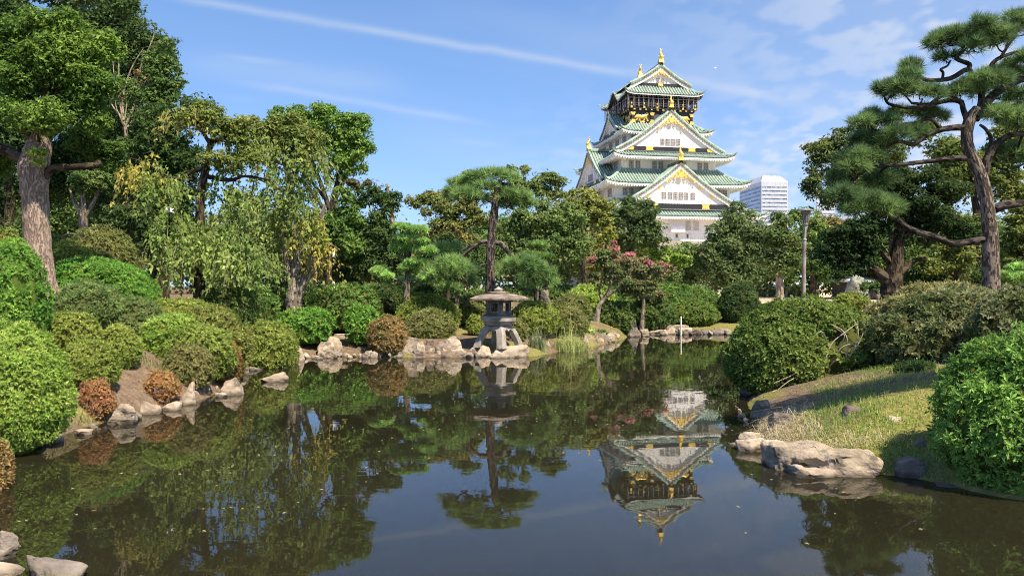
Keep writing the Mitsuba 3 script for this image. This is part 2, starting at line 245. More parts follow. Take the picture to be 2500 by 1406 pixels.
# ------------------------------------------------------------------ rounded shrubs
QL = 1.2
def dome(px, top, bot, rx, d, dr=0.9):
    s = d / F; x, y = (px - 1250) * s, d; zt = EYE + (HOR - top) * s; zb = min(EYE + (HOR - bot) * s, gh(x, y) - 0.05, gh(x, y - rx * s * dr * .7) - .03, gh(x - rx * s * .6, y), gh(x + rx * s * .6, y))
    cz = zb + 0.40 * (zt - zb); return np.array([x, y, cz]), np.array([rx * s, rx * s * dr, zt - cz]), cz - zb
def bush(name, label, px, top, bot, rx, d=None, pal=None, lpx=8.0, dr=0.9, dens=1.0, W=0.45, lump=0.15, group=None, cat_='shrub', twigs=0, rough=0.05, sprig=0.0, hollow=(), m=6, dd=None, seed=''):
    if d is None: d = hit(px, bot); d += 0.75 * rx * d / F * dr if dd is None else dd
    key = thing(name, label, cat_, group); rng = rg(key + seed); C, R, low = dome(px, top + lpx * .45, bot, rx - lpx * .5, d, dr); sd = zlib.crc32(key.encode()) % 97
    L = lpx * d / F; area = 2.2 * math.pi * rx * (bot - top) * 0.5
    def surf(D):
        lo = D[:, 2] < 0; rz = np.where(lo, low, R[2]); E = np.sign(D) * np.abs(D) ** .92; flat = 1 - 0.30 * np.maximum(-D[:, 2], 0)
        k = 1 + lump * 2 * (meshkit.fbm(D * 1.5 + sd, 2, 1) - .5) + .10 * 2 * (meshkit.fbm(D * 4.2 + sd, 2, 5) - .5)
        return E * np.stack([R[0] * flat, R[1] * flat, rz], 1) * k[:, None] * fit
    fit = np.ones(3); q_ = surf(sphere_dirs(6000, np.random.default_rng(1))); fit = np.array([R[0] / np.quantile(np.abs(q_[:, 0]), .995), R[1] / np.quantile(np.abs(q_[:, 1]), .995), R[2] / np.quantile(q_[:, 2], .997)])      # trimmed to its width and height
    n = int(QL * dens * 2.0 * area / (0.15 * lpx * lpx * W * 2) / m); D = sphere_dirs(int(n * 1.25), rng); D = D[(D[:, 2] > -0.6) & ((D[:, 2] > -0.1) | (rng.random(len(D)) < .6))]
    e = 0.02; S = surf(D); tuft = meshkit.fbm((C + S) * (.55 / (lpx * 3.2 * d / F)) + 5, 2, 9)             # little swellings where shoots crowd together
    keep = rng.random(len(D)) < ss_(.25, .48, tuft) * .7 + .42; keep &= (meshkit.fbm(D * 5.5 + sd, 2, 12) < .60) | (rng.random(len(D)) < .45); D, S, tuft = D[keep], S[keep], tuft[keep]; n = len(D)      # thin places where the dark core shows
    depth = np.abs(rng.normal(0, 0.03, n)) + (rng.random(n) < 0.3) * 0.12 * rng.random(n); out = (tuft - .5) * (rough * 2.6) + (rng.random(n) < 0.08 + sprig) * rng.random(n) * (0.04 + sprig * .25)
    P = C + S * (1 - depth + out)[:, None]; Nn = unit(D / (R / R.max()))
    for hx_, hy_, hd, hr in hollow: c = at(hx_, hy_, hd); far = np.linalg.norm(P - c, axis=1) > hr * rng.uniform(.6, 1.15, len(P)); P, Nn, D = P[far], Nn[far], D[far]
    put_leaves(part(key, 'foliage'), [rosettes(P, Nn, L * 1.05, rng, pal, W, m, leaf_mesh if lpx >= 9 and d < 18 else tri_mesh)])
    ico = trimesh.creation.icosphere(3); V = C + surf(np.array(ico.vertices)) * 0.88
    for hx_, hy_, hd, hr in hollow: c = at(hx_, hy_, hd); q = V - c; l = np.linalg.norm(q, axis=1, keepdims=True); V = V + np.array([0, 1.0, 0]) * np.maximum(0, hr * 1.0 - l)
    col = np.tile(np.array(pal[0]) * .35 + np.array([.035, .026, .016]), (len(V), 1)) * (0.6 + .8 * meshkit.noise(V * 14, 3))[:, None]  # solid core inside the leaves: darkened leaf colour with some twig brown
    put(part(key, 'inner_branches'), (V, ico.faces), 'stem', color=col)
    if twigs:
        tb = []
        for _ in range(twigs):
            D0 = unit(np.array([rng.normal(0, .7), -1, rng.uniform(-.5, .5)]))[None]; e = C + surf(D0)[0] * rng.uniform(.92, 1.04); b = C + np.array([rng.normal(0, .2) * R[0], -R[1] * .45, -low * .9])
            m1 = b + (e - b) * .4 + rng.normal(0, .12, 3) * R[0]; m2 = b + (e - b) * .75 + rng.normal(0, .10, 3) * R[0]; tb.append(tube([b, m1, m2, e], [.014, .003], 5))
        v, f, u = join(tb); put(stuff(part(key, 'bare_twigs')), (v, f), 'stem', smooth=True, color=np.tile([.30, .26, .21], (len(v), 1)))
    return key
def ss_(a, b, x): t = np.clip((x - a) / (b - a), 0, 1); return t * t * (3 - 2 * t)

# ------------------------------------------------------------------ trees
def clumps(ells, d, nsub, fr, rng):
    C, R = [], []
    for e in ells:
        px, py, rx, ry = e[:4]; dd = d + (e[4] if len(e) > 4 else 0); s = dd / F; c = at(px, py, dd); rad = np.array([rx, 0.85 * (rx + ry) / 2, ry]) * s
        k = max(3, int(nsub * rx * ry / 2500)); D = sphere_dirs(k, rng); rr = rng.random(k) ** .45 * .82
        C.append(c + D * rad * rr[:, None]); R.append(fr * np.sqrt(rx * ry) * s * rng.uniform(.65, 1.25, k) * min(1, (12 / k) ** .25 + .25))
    return np.vstack(C), np.concatenate(R)
def crown_leaves(ells, d, rng, pal, lpx, lai=3.6, nsub=14, fr=.36, W=.6, flat=.75, up=.55):
    C, R = clumps(ells, d, nsub, fr, rng); A_ = np.array([e[2] * e[3] for e in ells], float); n = int(QL * lai * math.pi * A_.sum() / (.30 * W * lpx * lpx)); n1 = int(n * .88); n2 = n - n1
    pick = rng.choice(len(C), n1, p=R**2 / (R**2).sum()); D = sphere_dirs(n1, rng); D[:, 2] = np.where((D[:, 2] < -.2) & (rng.random(n1) < .55), -D[:, 2], D[:, 2])
    k = .60 + .40 * rng.random(n1) ** .6 + (rng.random(n1) < .20) * .55 * rng.random(n1)
    k = k * (0.72 + .56 * meshkit.fbm(D * 1.9 + pick[:, None] * 3.7, 2, 2))
    P = C[pick] + D * R[pick][:, None] * np.array([1, 1, flat]) * k[:, None]
    i2 = rng.choice(len(ells), n2, p=A_ / A_.sum()); D2 = sphere_dirs(n2, rng); E = np.array([[*at(e[0], e[1], d + (e[4] if len(e) > 4 else 0)), e[2], .85 * (e[2] + e[3]) / 2, e[3]] for e in ells])[i2]
    P2 = E[:, :3] + D2 * E[:, 3:] * d / F * (rng.random(n2) ** .4 * .95)[:, None]
    P, D = np.vstack([P, P2]), np.vstack([D, D2])
    return spray(P, D, lpx * d / F, rng, tint(P, n, pal, rng, .8), W, up, fn=tri_mesh if lpx < 12 else leaf_mesh), C, R
def px3(pts, d): return [at(p[0], p[1], d + (p[2] if len(p) > 2 else 0)) for p in pts]
def rpx(r, d): return np.atleast_1d(np.asarray(r, float)) * d / F
def add_wood(key, trunk, d, r, bark, limbs=(), C=None, auto=0, rng=None, sides=12, bump=.12, fork=.45, limb_bark=None):
    tp = px3(trunk, d)
    base = tp[0].copy(); base[2] = gh(base[0], base[1]) - .12
    if base[2] < tp[0][2] - .05: tp = [base] + tp; r = [np.atleast_1d(r)[0] * 1.12] + list(np.atleast_1d(r))
    else: tp[0] = base
    put_tube(part(key, 'trunk'), tube(tp, rpx(r, d), sides, 6 * len(tp) + 8, bump, zlib.crc32(key.encode()) % 50), bark)
    for l in limbs: put_tube(part(key, 'limb'), tube(px3(l[0], d), rpx(l[1], d), max(6, sides - 3), None, .12, 3), limb_bark or bark)
    if auto:
        tw = []; sp = spline(tp, 60); order = rng.permutation(len(C))[:auto]
        for n_, i in enumerate(order):
            c = C[i]; below = sp[int(60 * fork):]; j = np.argmin(np.linalg.norm((below - c) * [1, 1, .6] + [0, 0, .35 * np.linalg.norm(c[:2] - tp[-1][:2])], axis=1)); a = below[j]
            r0 = np.interp(int(60 * fork) + j, np.linspace(0, 59, len(np.atleast_1d(r))), rpx(r, d)) * rng.uniform(.35, .55)
            m = a + (c - a) * .5 + rng.normal(0, .08, 3) * np.linalg.norm(c - a) + [0, 0, .12 * np.linalg.norm(c - a)]
            tb = tube([a, m, c], [r0, r0 * .25], 7)
            if n_ < 6: put_tube(part(key, 'limb'), tb, limb_bark or bark)
            else: tw.append(tube([a, m, c], [r0 * .6, r0 * .15], 5))
        if tw: put_tube(stuff(part(key, 'branches')), join(tw), limb_bark or bark)
def tree(name, label, d, trunk, r, ells, pal, lpx=8.5, bark='bark_dark', limbs=(), auto=8, group=None, lai=3.8, nsub=14, fr=.36, W=.6, flat=.75, fork=.45, extra=(), seed='', cat_='tree', up=.55, limb_bark=None):
    key = thing(name, label, cat_, group); rng = rg(key + seed); lv, C, R = crown_leaves(ells, d, rng, pal, lpx, lai, nsub, fr, W, flat, up)
    more = [crown_leaves(x_[0], d, rng, x_[1], x_[2] if len(x_) > 2 else lpx, x_[3] if len(x_) > 3 else lai, nsub, fr, W, flat, up)[0] for x_ in extra]
    add_wood(key, trunk, d, r, bark, limbs, C, auto, rng, fork=fork, limb_bark=limb_bark)
    put_leaves(part(key, 'crown'), [lv]); 
    for m_ in more: put_leaves(part(key, 'crown'), [m_])
    return key
def weep(ells, d, rng, pal, lpx, spacing=9.0, lo=.5, hi=1.3, W=.62):
    Ps, As, tw = [], [], []
    for e in ells:
        px, py, rx, ry = e[:4]; dd = d + (e[4] if len(e) > 4 else 0); s = dd / F; c = at(px, py, dd); k = max(4, int(5.5 * rx * ry / 260 / 2))
        D = sphere_dirs(k, rng); D[:, 2] = np.abs(D[:, 2]); o = c + D * np.array([rx, (rx + ry) * .42, ry]) * s * (rng.random(k) ** .4)[:, None]
        ln = ry * s * rng.uniform(lo, hi, k)
        for i in range(k):
            m = max(4, int(ln[i] / (lpx * s * .42))); t = np.sort(rng.random(m)); side = D[i] * [1, 1, 0] + rng.normal(0, .25, 3) * [1, 1, 0]
            p = o[i] + side * (ln[i] * .45 * (t - .25 * t * t))[:, None] + np.array([0, 0, 1.0]) * (ln[i] * (.10 * t - 1.02 * t**1.6))[:, None]
            Ps.append(p + rng.normal(0, lpx * s * .35, (m, 3))); As.append(np.tile([0, 0, -1.0], (m, 1)) + rng.normal(0, .55, (m, 3)) + side * .4)
            if rng.random() < .22:
                t = np.linspace(0, 1, 5); tw.append(tube(o[i] + side * (ln[i] * .45 * (t - .25 * t * t))[:, None] + np.array([0, 0, 1.0]) * (ln[i] * (.10 * t - 1.02 * t**1.6))[:, None], [.010 , .004], 4, 6))
    P, A = np.vstack(Ps), np.vstack(As); n = len(P); N = rng.normal(0, .7, (n, 3)) + np.array([.1, -.5, .7])
    l = lpx * d / F * np.exp(rng.normal(0, .2, n)); return tri_mesh(P, A, N, l, l * W, tint(P, n, pal, rng, 1.0)), tw

# ------------------------------------------------------------------ pines
def needles(pads, d, rng, pal, lpx=22.0, gap=9.0, m=34, W=.06):
    """Tufts of long needles over flat pads of branchlets."""
    P, N = [], []
    for e in pads:
        px, py, rx, ry = e[:4]; dd = d + (e[4] if len(e) > 4 else rng.uniform(-.5, .5)); s = dd / F; c = at(px, py, dd)
        k = max(6, int(3.4 * rx * max(rx * .8, ry) / gap / gap)); D = sphere_dirs(k, rng); D[:, 2] = np.where(rng.random(k) < .8, np.abs(D[:, 2]), D[:, 2])
        P.append(c + D * np.array([rx, rx * .8, ry]) * s * (.45 + .55 * rng.random(k))[:, None]); N.append(unit(D * [.8, .8, .45] + [0, 0, .55]))
    P, N = np.vstack(P), np.vstack(N); k = len(P); s = d / F
    dirs = unit(np.repeat(N, m, 0) * .75 + rng.normal(0, .62, (k * m, 3))); base = np.repeat(P, m, 0) + dirs * lpx * s * .08; l = lpx * s * rng.uniform(.7, 1.1, k * m)[:, None]
    side = unit(np.cross(dirs, rng.normal(size=(k * m, 3)))) * l * W * .5
    v = np.stack([base - side, base + side, base + dirs * l], 1).reshape(-1, 3)
    col = np.repeat(tint(P, k, pal, rng, 1.5, .2), m, 0) * 1.3 * np.exp(rng.normal(0, .15, k * m))[:, None]
    return (v, np.arange(k * m * 3).reshape(-1, 3), np.repeat(col, 3, 0)), P
def pine(name, label, d, trunk, r, limbs, pads, pal, lpx=22., gap=9., m=34, bark='bark_pine', W=.06, ntw=1.0, group=None, sides=14, limb_bark=None):
    key = thing(name, label, 'pine tree', group); rng = rg(key); nd, P = needles(pads, d, rng, pal, lpx, gap, m, W)
    add_wood(key, trunk, d, r, bark, limbs, sides=sides, limb_bark=limb_bark)
    paths = [spline(px3(l[0], d), 24) for l in limbs] + [spline(px3(trunk, d), 24)[10:]]; allp = np.vstack(paths); tw = []
    for e in pads:                                             # crooked branchlets that carry each pad
        c = at(e[0], e[1] + e[3] * .45, d + (e[4] if len(e) > 4 else 0)); a = allp[np.argmin(np.linalg.norm(allp - c, axis=1))]; L = np.linalg.norm(c - a)
        m1, m2 = a + (c - a) * .35 + rng.normal(0, .13, 3) * L, a + (c - a) * .7 + rng.normal(0, .13, 3) * L
        r0 = min(.05, .012 + .03 * L) * d / 20; tw.append(tube([a, m1, m2, c], [r0, r0 * .5], 6))
        for _ in range(int(5 * ntw)):
            D = sphere_dirs(1, rng)[0]; q = c + D * np.array([e[2] * .8, e[2] * .6, e[3] * .5]) * d / F; tw.append(tube([c + (m2 - c) * rng.random() * .5, (c + q) / 2 + rng.normal(0, .04, 3), q], [r0 * .5, r0 * .2], 5))
    put_tube(stuff(part(key, 'branchlets')), join(tw), limb_bark or bark); put_leaves(part(key, 'needles'), [nd]); return key

# ------------------------------------------------------------------ rocks
def rock_mesh(rng, w, dp, h, n=16, disp=.05, flat=0.0, res=None):
    D = sphere_dirs(n + 14, rng); E = np.sign(D) * np.abs(D) ** .72; p = E * np.array([w / 2, dp / 2, h * .60]) * rng.uniform(.80, 1.10, (n + 14, 1))
    for _ in range(3):                                        # a few split faces
        q = unit(rng.normal(size=3) * [1, 1, .6] + [0, -.3, .25]); lim = np.quantile(p @ q, rng.uniform(.72, .90)); s_ = p @ q; p = p - q * np.maximum(0, s_ - lim)[:, None]
    p[:, 2] = np.minimum(p[:, 2], h * (.60 - flat * .3))
    hull = m3.Manifold.hull_points(p.astype(np.float32)); size = max(w, dp, h)
    hull = hull.refine_to_length(res or size / 15); v = hull.to_mesh(); V, f = np.array(v.vert_properties[:, :3], float), np.array(v.tri_verts)
    tm = trimesh.Trimesh(V, f, process=True); trimesh.smoothing.filter_taubin(tm, iterations=5); V = np.array(tm.vertices)
    nrm = np.array(tm.vertex_normals); o = rng.uniform(0, 50, 3)
    cr = np.abs(meshkit.fbm(V / size * np.array([2.2, 2.2, 4.0]) + o + 9, 3, 8) - .5)
    V = V + nrm * (size * disp * ((meshkit.fbm(V / size * 3.2 + o, 4, 3) - .5) * 2.2 - 1.1 * np.maximum(0, .10 - cr) / .10 * .5))[:, None]
    return V, np.array(tm.faces)
def rock(label, px, bot, w, h, mat='rock_tan', name='rock', dp=.8, d=None, group=None, sink=.25, rot=None, disp=.05, flat=0., n=16, seed='', cat_='rock'):
    """A stone whose foot shows at (px, bot), w and h in pixels."""
    key = thing(name, label, cat_, group); rng = rg(key + seed); d = d or hit(px, bot); s = d / F; W_, H_ = w * s, h * s
    dc = d + W_ * dp * .42; hh = H_ * (1 + sink); V, f = rock_mesh(rng, W_ * dc / d, W_ * dp, hh, n, disp, flat)
    a = rng.normal(0, .12) if rot is None else rot; V = V @ np.array([[1, 0, -math.sin(a)], [0, 1, 0], [math.sin(a), 0, 1]]).T
    zt = EYE + (HOR - bot + h) * s * (dc / d) - 0 * s; zt = EYE + (HOR - (bot - h)) / F * dc
    V[:, 0] += (px - 1250) / F * dc - (V[:, 0].max() + V[:, 0].min()) / 2; V[:, 1] += dc; V[:, 2] += zt - V[:, 2].max()
    put(key, (V, f), mat, smooth=38); return key
def blades(P, rng, L, W, col, lean=.5, seg=2):
    n = len(P); a = rng.uniform(0, 2 * np.pi, n); h = np.stack([np.cos(a), np.sin(a), 0 * a], 1); side = np.stack([-np.sin(a), np.cos(a), 0 * a], 1); l = (L * np.exp(rng.normal(0, .42, n)))[:, None]; k = np.abs(rng.normal(lean, .3, n))[:, None]
    m = P + np.array([0, 0, .62]) * l + h * l * k * .25; e = P + np.array([0, 0, 1.0]) * l * np.maximum(.25, 1 - .35 * k) + h * l * k
    w = np.broadcast_to(W, n)[:, None]; v = np.stack([P - side * w / 2, P + side * w / 2, m + side * w * .35, m - side * w * .35, e], 1).reshape(-1, 3)
    f = np.arange(n)[:, None] * 5 + np.array([[0, 1, 2, 0, 2, 3, 3, 2, 4]]); return v, f.reshape(-1, 3), np.repeat(col, 5, 0)

# ------------------------------------------------------------------ the castle keep, built in its own axes (u along the front, v to the back, w up from eye height) and turned into place
CX, CY, CTH = 30.36, 175.0, 0.201
cs_, sn_ = math.cos(CTH), math.sin(CTH)
def turn(p, k):                     # quarter turns: 0 front, 1 left side, 2 back, 3 right side
    p = np.asarray(p, float).copy()
    for _ in range(k): p[..., 0], p[..., 1] = p[..., 1].copy(), -p[..., 0].copy()
    return p
def castle_place(p): return np.stack([CX + cs_ * p[..., 0] - sn_ * p[..., 1], CY + sn_ * p[..., 0] + cs_ * p[..., 1], EYE + p[..., 2]], -1)
KEEP = thing('castle_keep', 'white castle keep with green tiled roofs and gold ornaments above the trees', 'castle')
def cput(name, mesh, mat, k=0, smooth=False, parent=None, st=False):
    v, f = (np.array(mesh.vertices), np.array(mesh.faces)) if hasattr(mesh, 'vertices') else (np.asarray(mesh[0], float), np.asarray(mesh[1]))
    key = part(parent or KEEP, name); put(key, (castle_place(turn(v, k)), f), mat, smooth=smooth)
    if st: stuff(key)
    return key
def grid_mesh(Pg, flip=False):
    a, b = Pg.shape[:2]; i, j = np.meshgrid(np.arange(a - 1), np.arange(b - 1), indexing='ij'); q = (i * b + j).ravel()
    f = np.stack([q, q + b, q + b + 1, q + 1], 1); return Pg.reshape(-1, 3), f[:, ::-1] if flip else f
def joinq(ms):
    o, V, Q = 0, [], []
    for v, f in ms:
        v, f = np.asarray(v), np.asarray(f); f = np.vstack([f[:, [0, 1, 2]], f[:, [0, 2, 3]]]) if f.shape[1] == 4 else f
        V.append(v); Q.append(f + o); o += len(v)
    return np.vstack(V), np.vstack(Q)
def rib(pts, w, h, up=np.array([0, 0, 1.0])):
    """A ridge of half-round section along a path."""
    p = np.asarray(pts, float); t = unit(np.gradient(p, axis=0)); s = unit(np.cross(t, up)); n = np.cross(s, t)
    ring = np.stack([p - s * w / 2, p - s * w * .35 + n * h * .8, p + n * h, p + s * w * .35 + n * h * .8, p + s * w / 2], 1); return grid_mesh(ring)
def skirt(ai, bi, zi, ao, bo, zo, lift=.8, bow=1.45, mat='copper_green', ribgap=.62, fascia=.34, bumps=(), under='plaster'):
    """A hipped roof skirt on four sides: sheet, tile rows, hip ridges, white eaves board, soffit and rafter ends."""
    roof = part(KEEP, 'roof'); sheets, rows, eave, soff, raft = [], [], [], [], []
    nt, ns = 9, 41; prof = lambda t: 1 - np.maximum(1 - t, 0) ** bow
    for k in range(4):
        wi, di, wo, do = (ai, bi, ao, bo) if k % 2 == 0 else (bi, ai, bo, ao)
        def surf(s, t):
            s, t = np.broadcast_arrays(np.asarray(s, float), np.asarray(t, float)); x = s * (wi + (wo - wi) * t); y = -(di + (do - di) * t)
            z = zi + (zo - zi) * prof(t) + .75 * lift * np.abs(s) ** 11 * t ** 2
            if k in bumps: z = z + 2.0 * np.exp(-(x / 1.9) ** 2) * t ** 2 - .45 * np.exp(-((np.abs(x) - 3.6) / 1.3) ** 2) * t ** 2
            return np.stack([x, y, z], -1)
        S, Tt = np.meshgrid(np.linspace(-1, 1, ns), np.linspace(0, 1, nt), indexing='ij'); sheets.append((turn(grid_mesh(surf(S, Tt))[0], k), grid_mesh(surf(S, Tt))[1]))
        for x in np.arange(-wo + .3, wo, ribgap):
            t0 = 0.0 if abs(x) <= wi else (abs(x) - wi) / max(wo - wi, 1e-6)
            tt = np.linspace(t0, 1.005, 7); pts = surf(np.clip(x / (wi + (wo - wi) * tt), -1, 1), tt); v, f = rib(pts, .30, .22); rows.append((turn(v, k), f))
        s = np.linspace(-1, 1, 61); e = surf(s, np.ones(61)); b = e + [0, 0, -fascia]; inn = surf(s, np.ones(61)); inn = np.stack([s * wi * 1.0, np.full(61, -di), e[:, 2] * 0 + zo - fascia - .05], 1); inn[:, 2] = np.minimum(inn[:, 2], zi - .25)
        e0 = e + [0, .06, -.02]; eave.append((turn(grid_mesh(np.stack([e0, b + [0, .06, 0]], 1))[0], k), grid_mesh(np.stack([e0, b], 1))[1]))
        soff.append((turn(grid_mesh(np.stack([b + [0, .06, 0], inn], 1))[0], k), grid_mesh(np.stack([b, inn], 1))[1]))
        for x in np.arange(-wo + .5, wo - .3, .55):
            sx = x / wo; q = surf(np.array(sx), np.array(1.0)); o = box(-.13, .13, .12, .95, -fascia - .26, -fascia + .02); raft.append((turn(np.array(o.vertices) + q, k), np.array(o.faces)))
        tt = np.linspace(0, 1.02, 12); hp = surf(np.ones(12), tt); hp[-1, 2] += .12; hv = rib(hp + [0, 0, .02], .50, .40)
        tip = tube([hp[-2] + [0, 0, .2], hp[-1] + [.10, -.10, .35], hp[-1] + [.32, -.32, .6]], [.20, .04], 6); cput('hip_ridge', joinq([hv, tip[:2]]), 'copper_green', k, parent=roof)
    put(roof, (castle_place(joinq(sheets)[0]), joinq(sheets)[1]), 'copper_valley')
    cput('tile_rows', joinq(rows), mat, parent=roof, st=True)
    cput('eaves_board', joinq(eave), 'plaster', parent=roof); cput('soffit', joinq(soff), under, parent=roof); cput('rafter_ends', joinq(raft), under, parent=roof, st=True)
    return roof
def poly3(poly, th, y, flip=False):
    """A shapely outline (x, z) as a plate of thickness th, its face at depth y towards the front."""
    ms = []
    for g in getattr(poly, 'geoms', [poly]):
        m = trimesh.creation.extrude_polygon(g, th, engine='earcut'); v = np.array(m.vertices); ms.append((np.stack([v[:, 0], y + th - v[:, 2] if False else y + v[:, 2], v[:, 1]], 1), np.array(m.faces)[:, ::-1]))
    return joinq(ms)
def window(x, z, w, h, y, k, bars=(3, 4), parent=None, mat='lattice'):
    """A recessed window (x, z its middle) in a wall whose face is at depth y."""
    key = part(parent or KEEP, 'window'); v = np.array(box(x - w / 2, x + w / 2, y - .02, y + .03, z - h / 2, z + h / 2).vertices); f = box(0, 1, 0, 1, 0, 1).faces
    put(key, (castle_place(turn(v, k)), f), 'glass_dark'); b = []
    for i in range(bars[0] + 1): xx = x - w / 2 + w * i / bars[0]; b.append(box(xx - .05, xx + .05, y - .13, y - .021, z - h / 2 - .05, z + h / 2 + .05))
    for i in range(bars[1] + 1): zz = z - h / 2 + h * i / bars[1]; b.append(box(x - w / 2 - .05, x + w / 2 + .05, y - .115, y - .023, zz - .045, zz + .045))
    if parent is None: cput('bars', cat(b), mat, k, parent=key)
    else: cput('window_bars', cat(b), mat, k, parent=parent)
def carp(x, y, z, h):
    """A gilded roof-end fish: pedestal, body rising on its head, forked tail."""
    def c(pts): return m3.Manifold.hull_points(np.array(pts, np.float32))
    def ball(p, r): return m3.Manifold.sphere(r, 10).translate(tuple(map(float, p)))
    def bone(a, b, r, s): return m3.Manifold.batch_hull([ball(a, r), ball(b, s)])
    pts = [(0, 0, .30), (0, -.10, .42), (0, -.02, .58), (0, .10, .72), (0, .06, .86)]; rad = [.15, .14, .10, .07, .045]
    m = m3.Manifold.batch_boolean([bone(pts[i], pts[i + 1], rad[i], rad[i + 1]) for i in range(4)] + [bone((0, .05, .85), (-.10, .02, 1.0), .03, .02), bone((0, .05, .85), (.10, .02, 1.0), .03, .02), bone((0, .05, .85), (0, .10, 1.02), .03, .02),
        bone((-.12, -.1, .40), (-.24, .02, .5), .04, .02), bone((.12, -.1, .40), (.24, .02, .5), .04, .02), c([(-.2, -.14, 0), (.2, -.14, 0), (.2, .2, 0), (-.2, .2, 0), (-.13, -.1, .30), (.13, -.1, .30), (.13, .14, .30), (-.13, .14, .30)])], m3.OpType.Add)
    q = m.to_mesh(); return np.array(q.vert_properties[:, :3], float) * h + [x, y, z], np.array(q.tri_verts)
def gable(name, w, zb, zp, vf, vback, k=0, wins=None, plates=2, gegyo=1.0, finial=2.4, band=.8, bosses=True, ov=.75, mat='copper_green'):
    g = part(KEEP, name); n = 25; Z = lambda x: zp - (zp - zb) * (1.28 * np.abs(x) / w - .28 * (x / w) ** 2)
    xs = np.linspace(-1.07 * w, 1.07 * w, 2 * n + 1); zs = Z(xs); y0 = vf - ov
    top = np.stack([xs, 0 * xs, zs + .32], 1); bot = np.stack([xs, 0 * xs, zs - .10], 1)
    def at_y(p, y): q = p.copy(); q[:, 1] = y; return q
    slab = [grid_mesh(np.stack([at_y(top, y0), at_y(top, vback)], 1)), grid_mesh(np.stack([at_y(bot, y0), at_y(bot, vback)], 1), True), grid_mesh(np.stack([at_y(bot, y0), at_y(top, y0)], 1))]
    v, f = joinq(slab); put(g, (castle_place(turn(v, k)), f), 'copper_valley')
    rows = []
    for y in np.arange(y0 + .9, vback, .62):
        for sgn in (-1, 1): sel = xs[xs * sgn >= .2][:: sgn][::3]; sel = sel if len(sel) > 2 else xs[xs * sgn > 0]; rows.append(rib(np.stack([sel, 0 * sel + y, Z(sel) + .32], 1), .30, .22))
    if rows: cput('tile_rows', joinq(rows), mat, k, parent=g, st=True)
    rake = []
    for sgn in (-1, 1): sel = np.linspace(.05, 1.08, 14) * w * sgn; rake.append(rib(np.stack([sel, 0 * sel + y0 + .25, Z(sel) + .34], 1), .5, .36)); rake.append(rib(np.stack([sel, 0 * sel + y0 + .9, Z(sel) + .34], 1), .3, .28))
    cput('rake_ridges', joinq(rake), 'copper_green', k, parent=g)
    rt = []
    for x in np.arange(-w * 1.05, w * 1.05, .5): o = box(-.15, .15, -.10, .3, -.14, .20); rt.append((np.array(o.vertices) + [x, y0 - .02, Z(x) + .06], np.array(o.faces)))
    cput('rake_tile_ends', joinq(rt), 'copper_patchy', k, parent=g, st=True)
    bb = [grid_mesh(np.stack([np.stack([xs, 0 * xs + y0 + .20, zs - .11], 1), np.stack([xs, 0 * xs + y0 + .20, zs - .78], 1)], 1)), grid_mesh(np.stack([np.stack([xs, 0 * xs + y0 + .20, zs - .78], 1), np.stack([xs, 0 * xs + vf, zs - .78], 1)], 1))]
    cput('barge_board', joinq(bb), 'plaster', k, parent=g)
    wall = Polygon([(-w, zb - .3)] + [(x, Z(x) - .2) for x in np.linspace(-w, w, 31)] + [(w, zb - .3)]).buffer(0); cput('gable_wall', poly3(wall, .3, vf), 'plaster', k, parent=g)
    dots = []                                                # the chevron of small relief blocks over the windows
    for x in np.arange(-w * .62, w * .62, .42):
        zz = Z(x) - 1.5 - (zp - zb) * .10
        if zz > zb + band + .3 and abs(x) > w * .09: o = box(x - .10, x + .10, vf - .10, vf, zz - .14, zz + .14); dots.append((np.array(o.vertices), np.array(o.faces)))
    if dots and w > 6: cput('relief_blocks', joinq(dots), 'plaster', k, parent=g, st=True)
    if band: 
        bw = w * .80; cput('black_band', box(-bw, bw, vf - .25, vf - .003, zb - .15, zb - .15 + band), 'lacquer', k, parent=g)
        for x in (np.linspace(-.42, .42, plates) * w if plates > 1 else [0.0]):
            a, b = .85 * min(1, w / 9), band * .46; c_ = zb - .15 + band / 2
            p_ = Polygon([(x - a, c_ - b), (x + a, c_ - b), (x + a * .8, c_), (x + a, c_ + b), (x - a, c_ + b), (x - a * .8, c_)]); cput('gold_plate', poly3(p_, .08, vf - .33), 'gold', k, parent=g)
    if gegyo:
        L = 2.6 * gegyo; z0 = zp - 1.0 * gegyo; pts = []
        up_ = [(x, min(Z(x) - .80, 99)) for x in np.linspace(-L, L, 21)]
        dn = [(x, Z(x) - .80 - gegyo * (.28 + .85 * math.exp(-(x / (1.0 * gegyo)) ** 2) - .9 * math.exp(-(x / (.40 * gegyo)) ** 2) + .22 * math.sin(abs(x) * 9 / gegyo))) for x in np.linspace(L * .96, -L * .96, 61)]
        P_ = Polygon(up_ + dn).buffer(0)
        for i, x in enumerate(np.linspace(-L * .8, L * .8, 9)): P_ = P_.difference(shapely.Point(x, Z(x) - .80 - .38 * gegyo).buffer(.16 * gegyo))
        cput('gable_pendant', poly3(P_, .12, y0 + .06), 'gold', k, parent=g)
        b_ = trimesh.creation.cylinder(.48 * gegyo, .2, sections=16); vv = np.array(b_.vertices)[:, [0, 2, 1]] + [0, y0 + .0, zp - 1.75 * gegyo]; cput('gold_boss', (vv, np.array(b_.faces)[:, ::-1]), 'gold', k, parent=g)
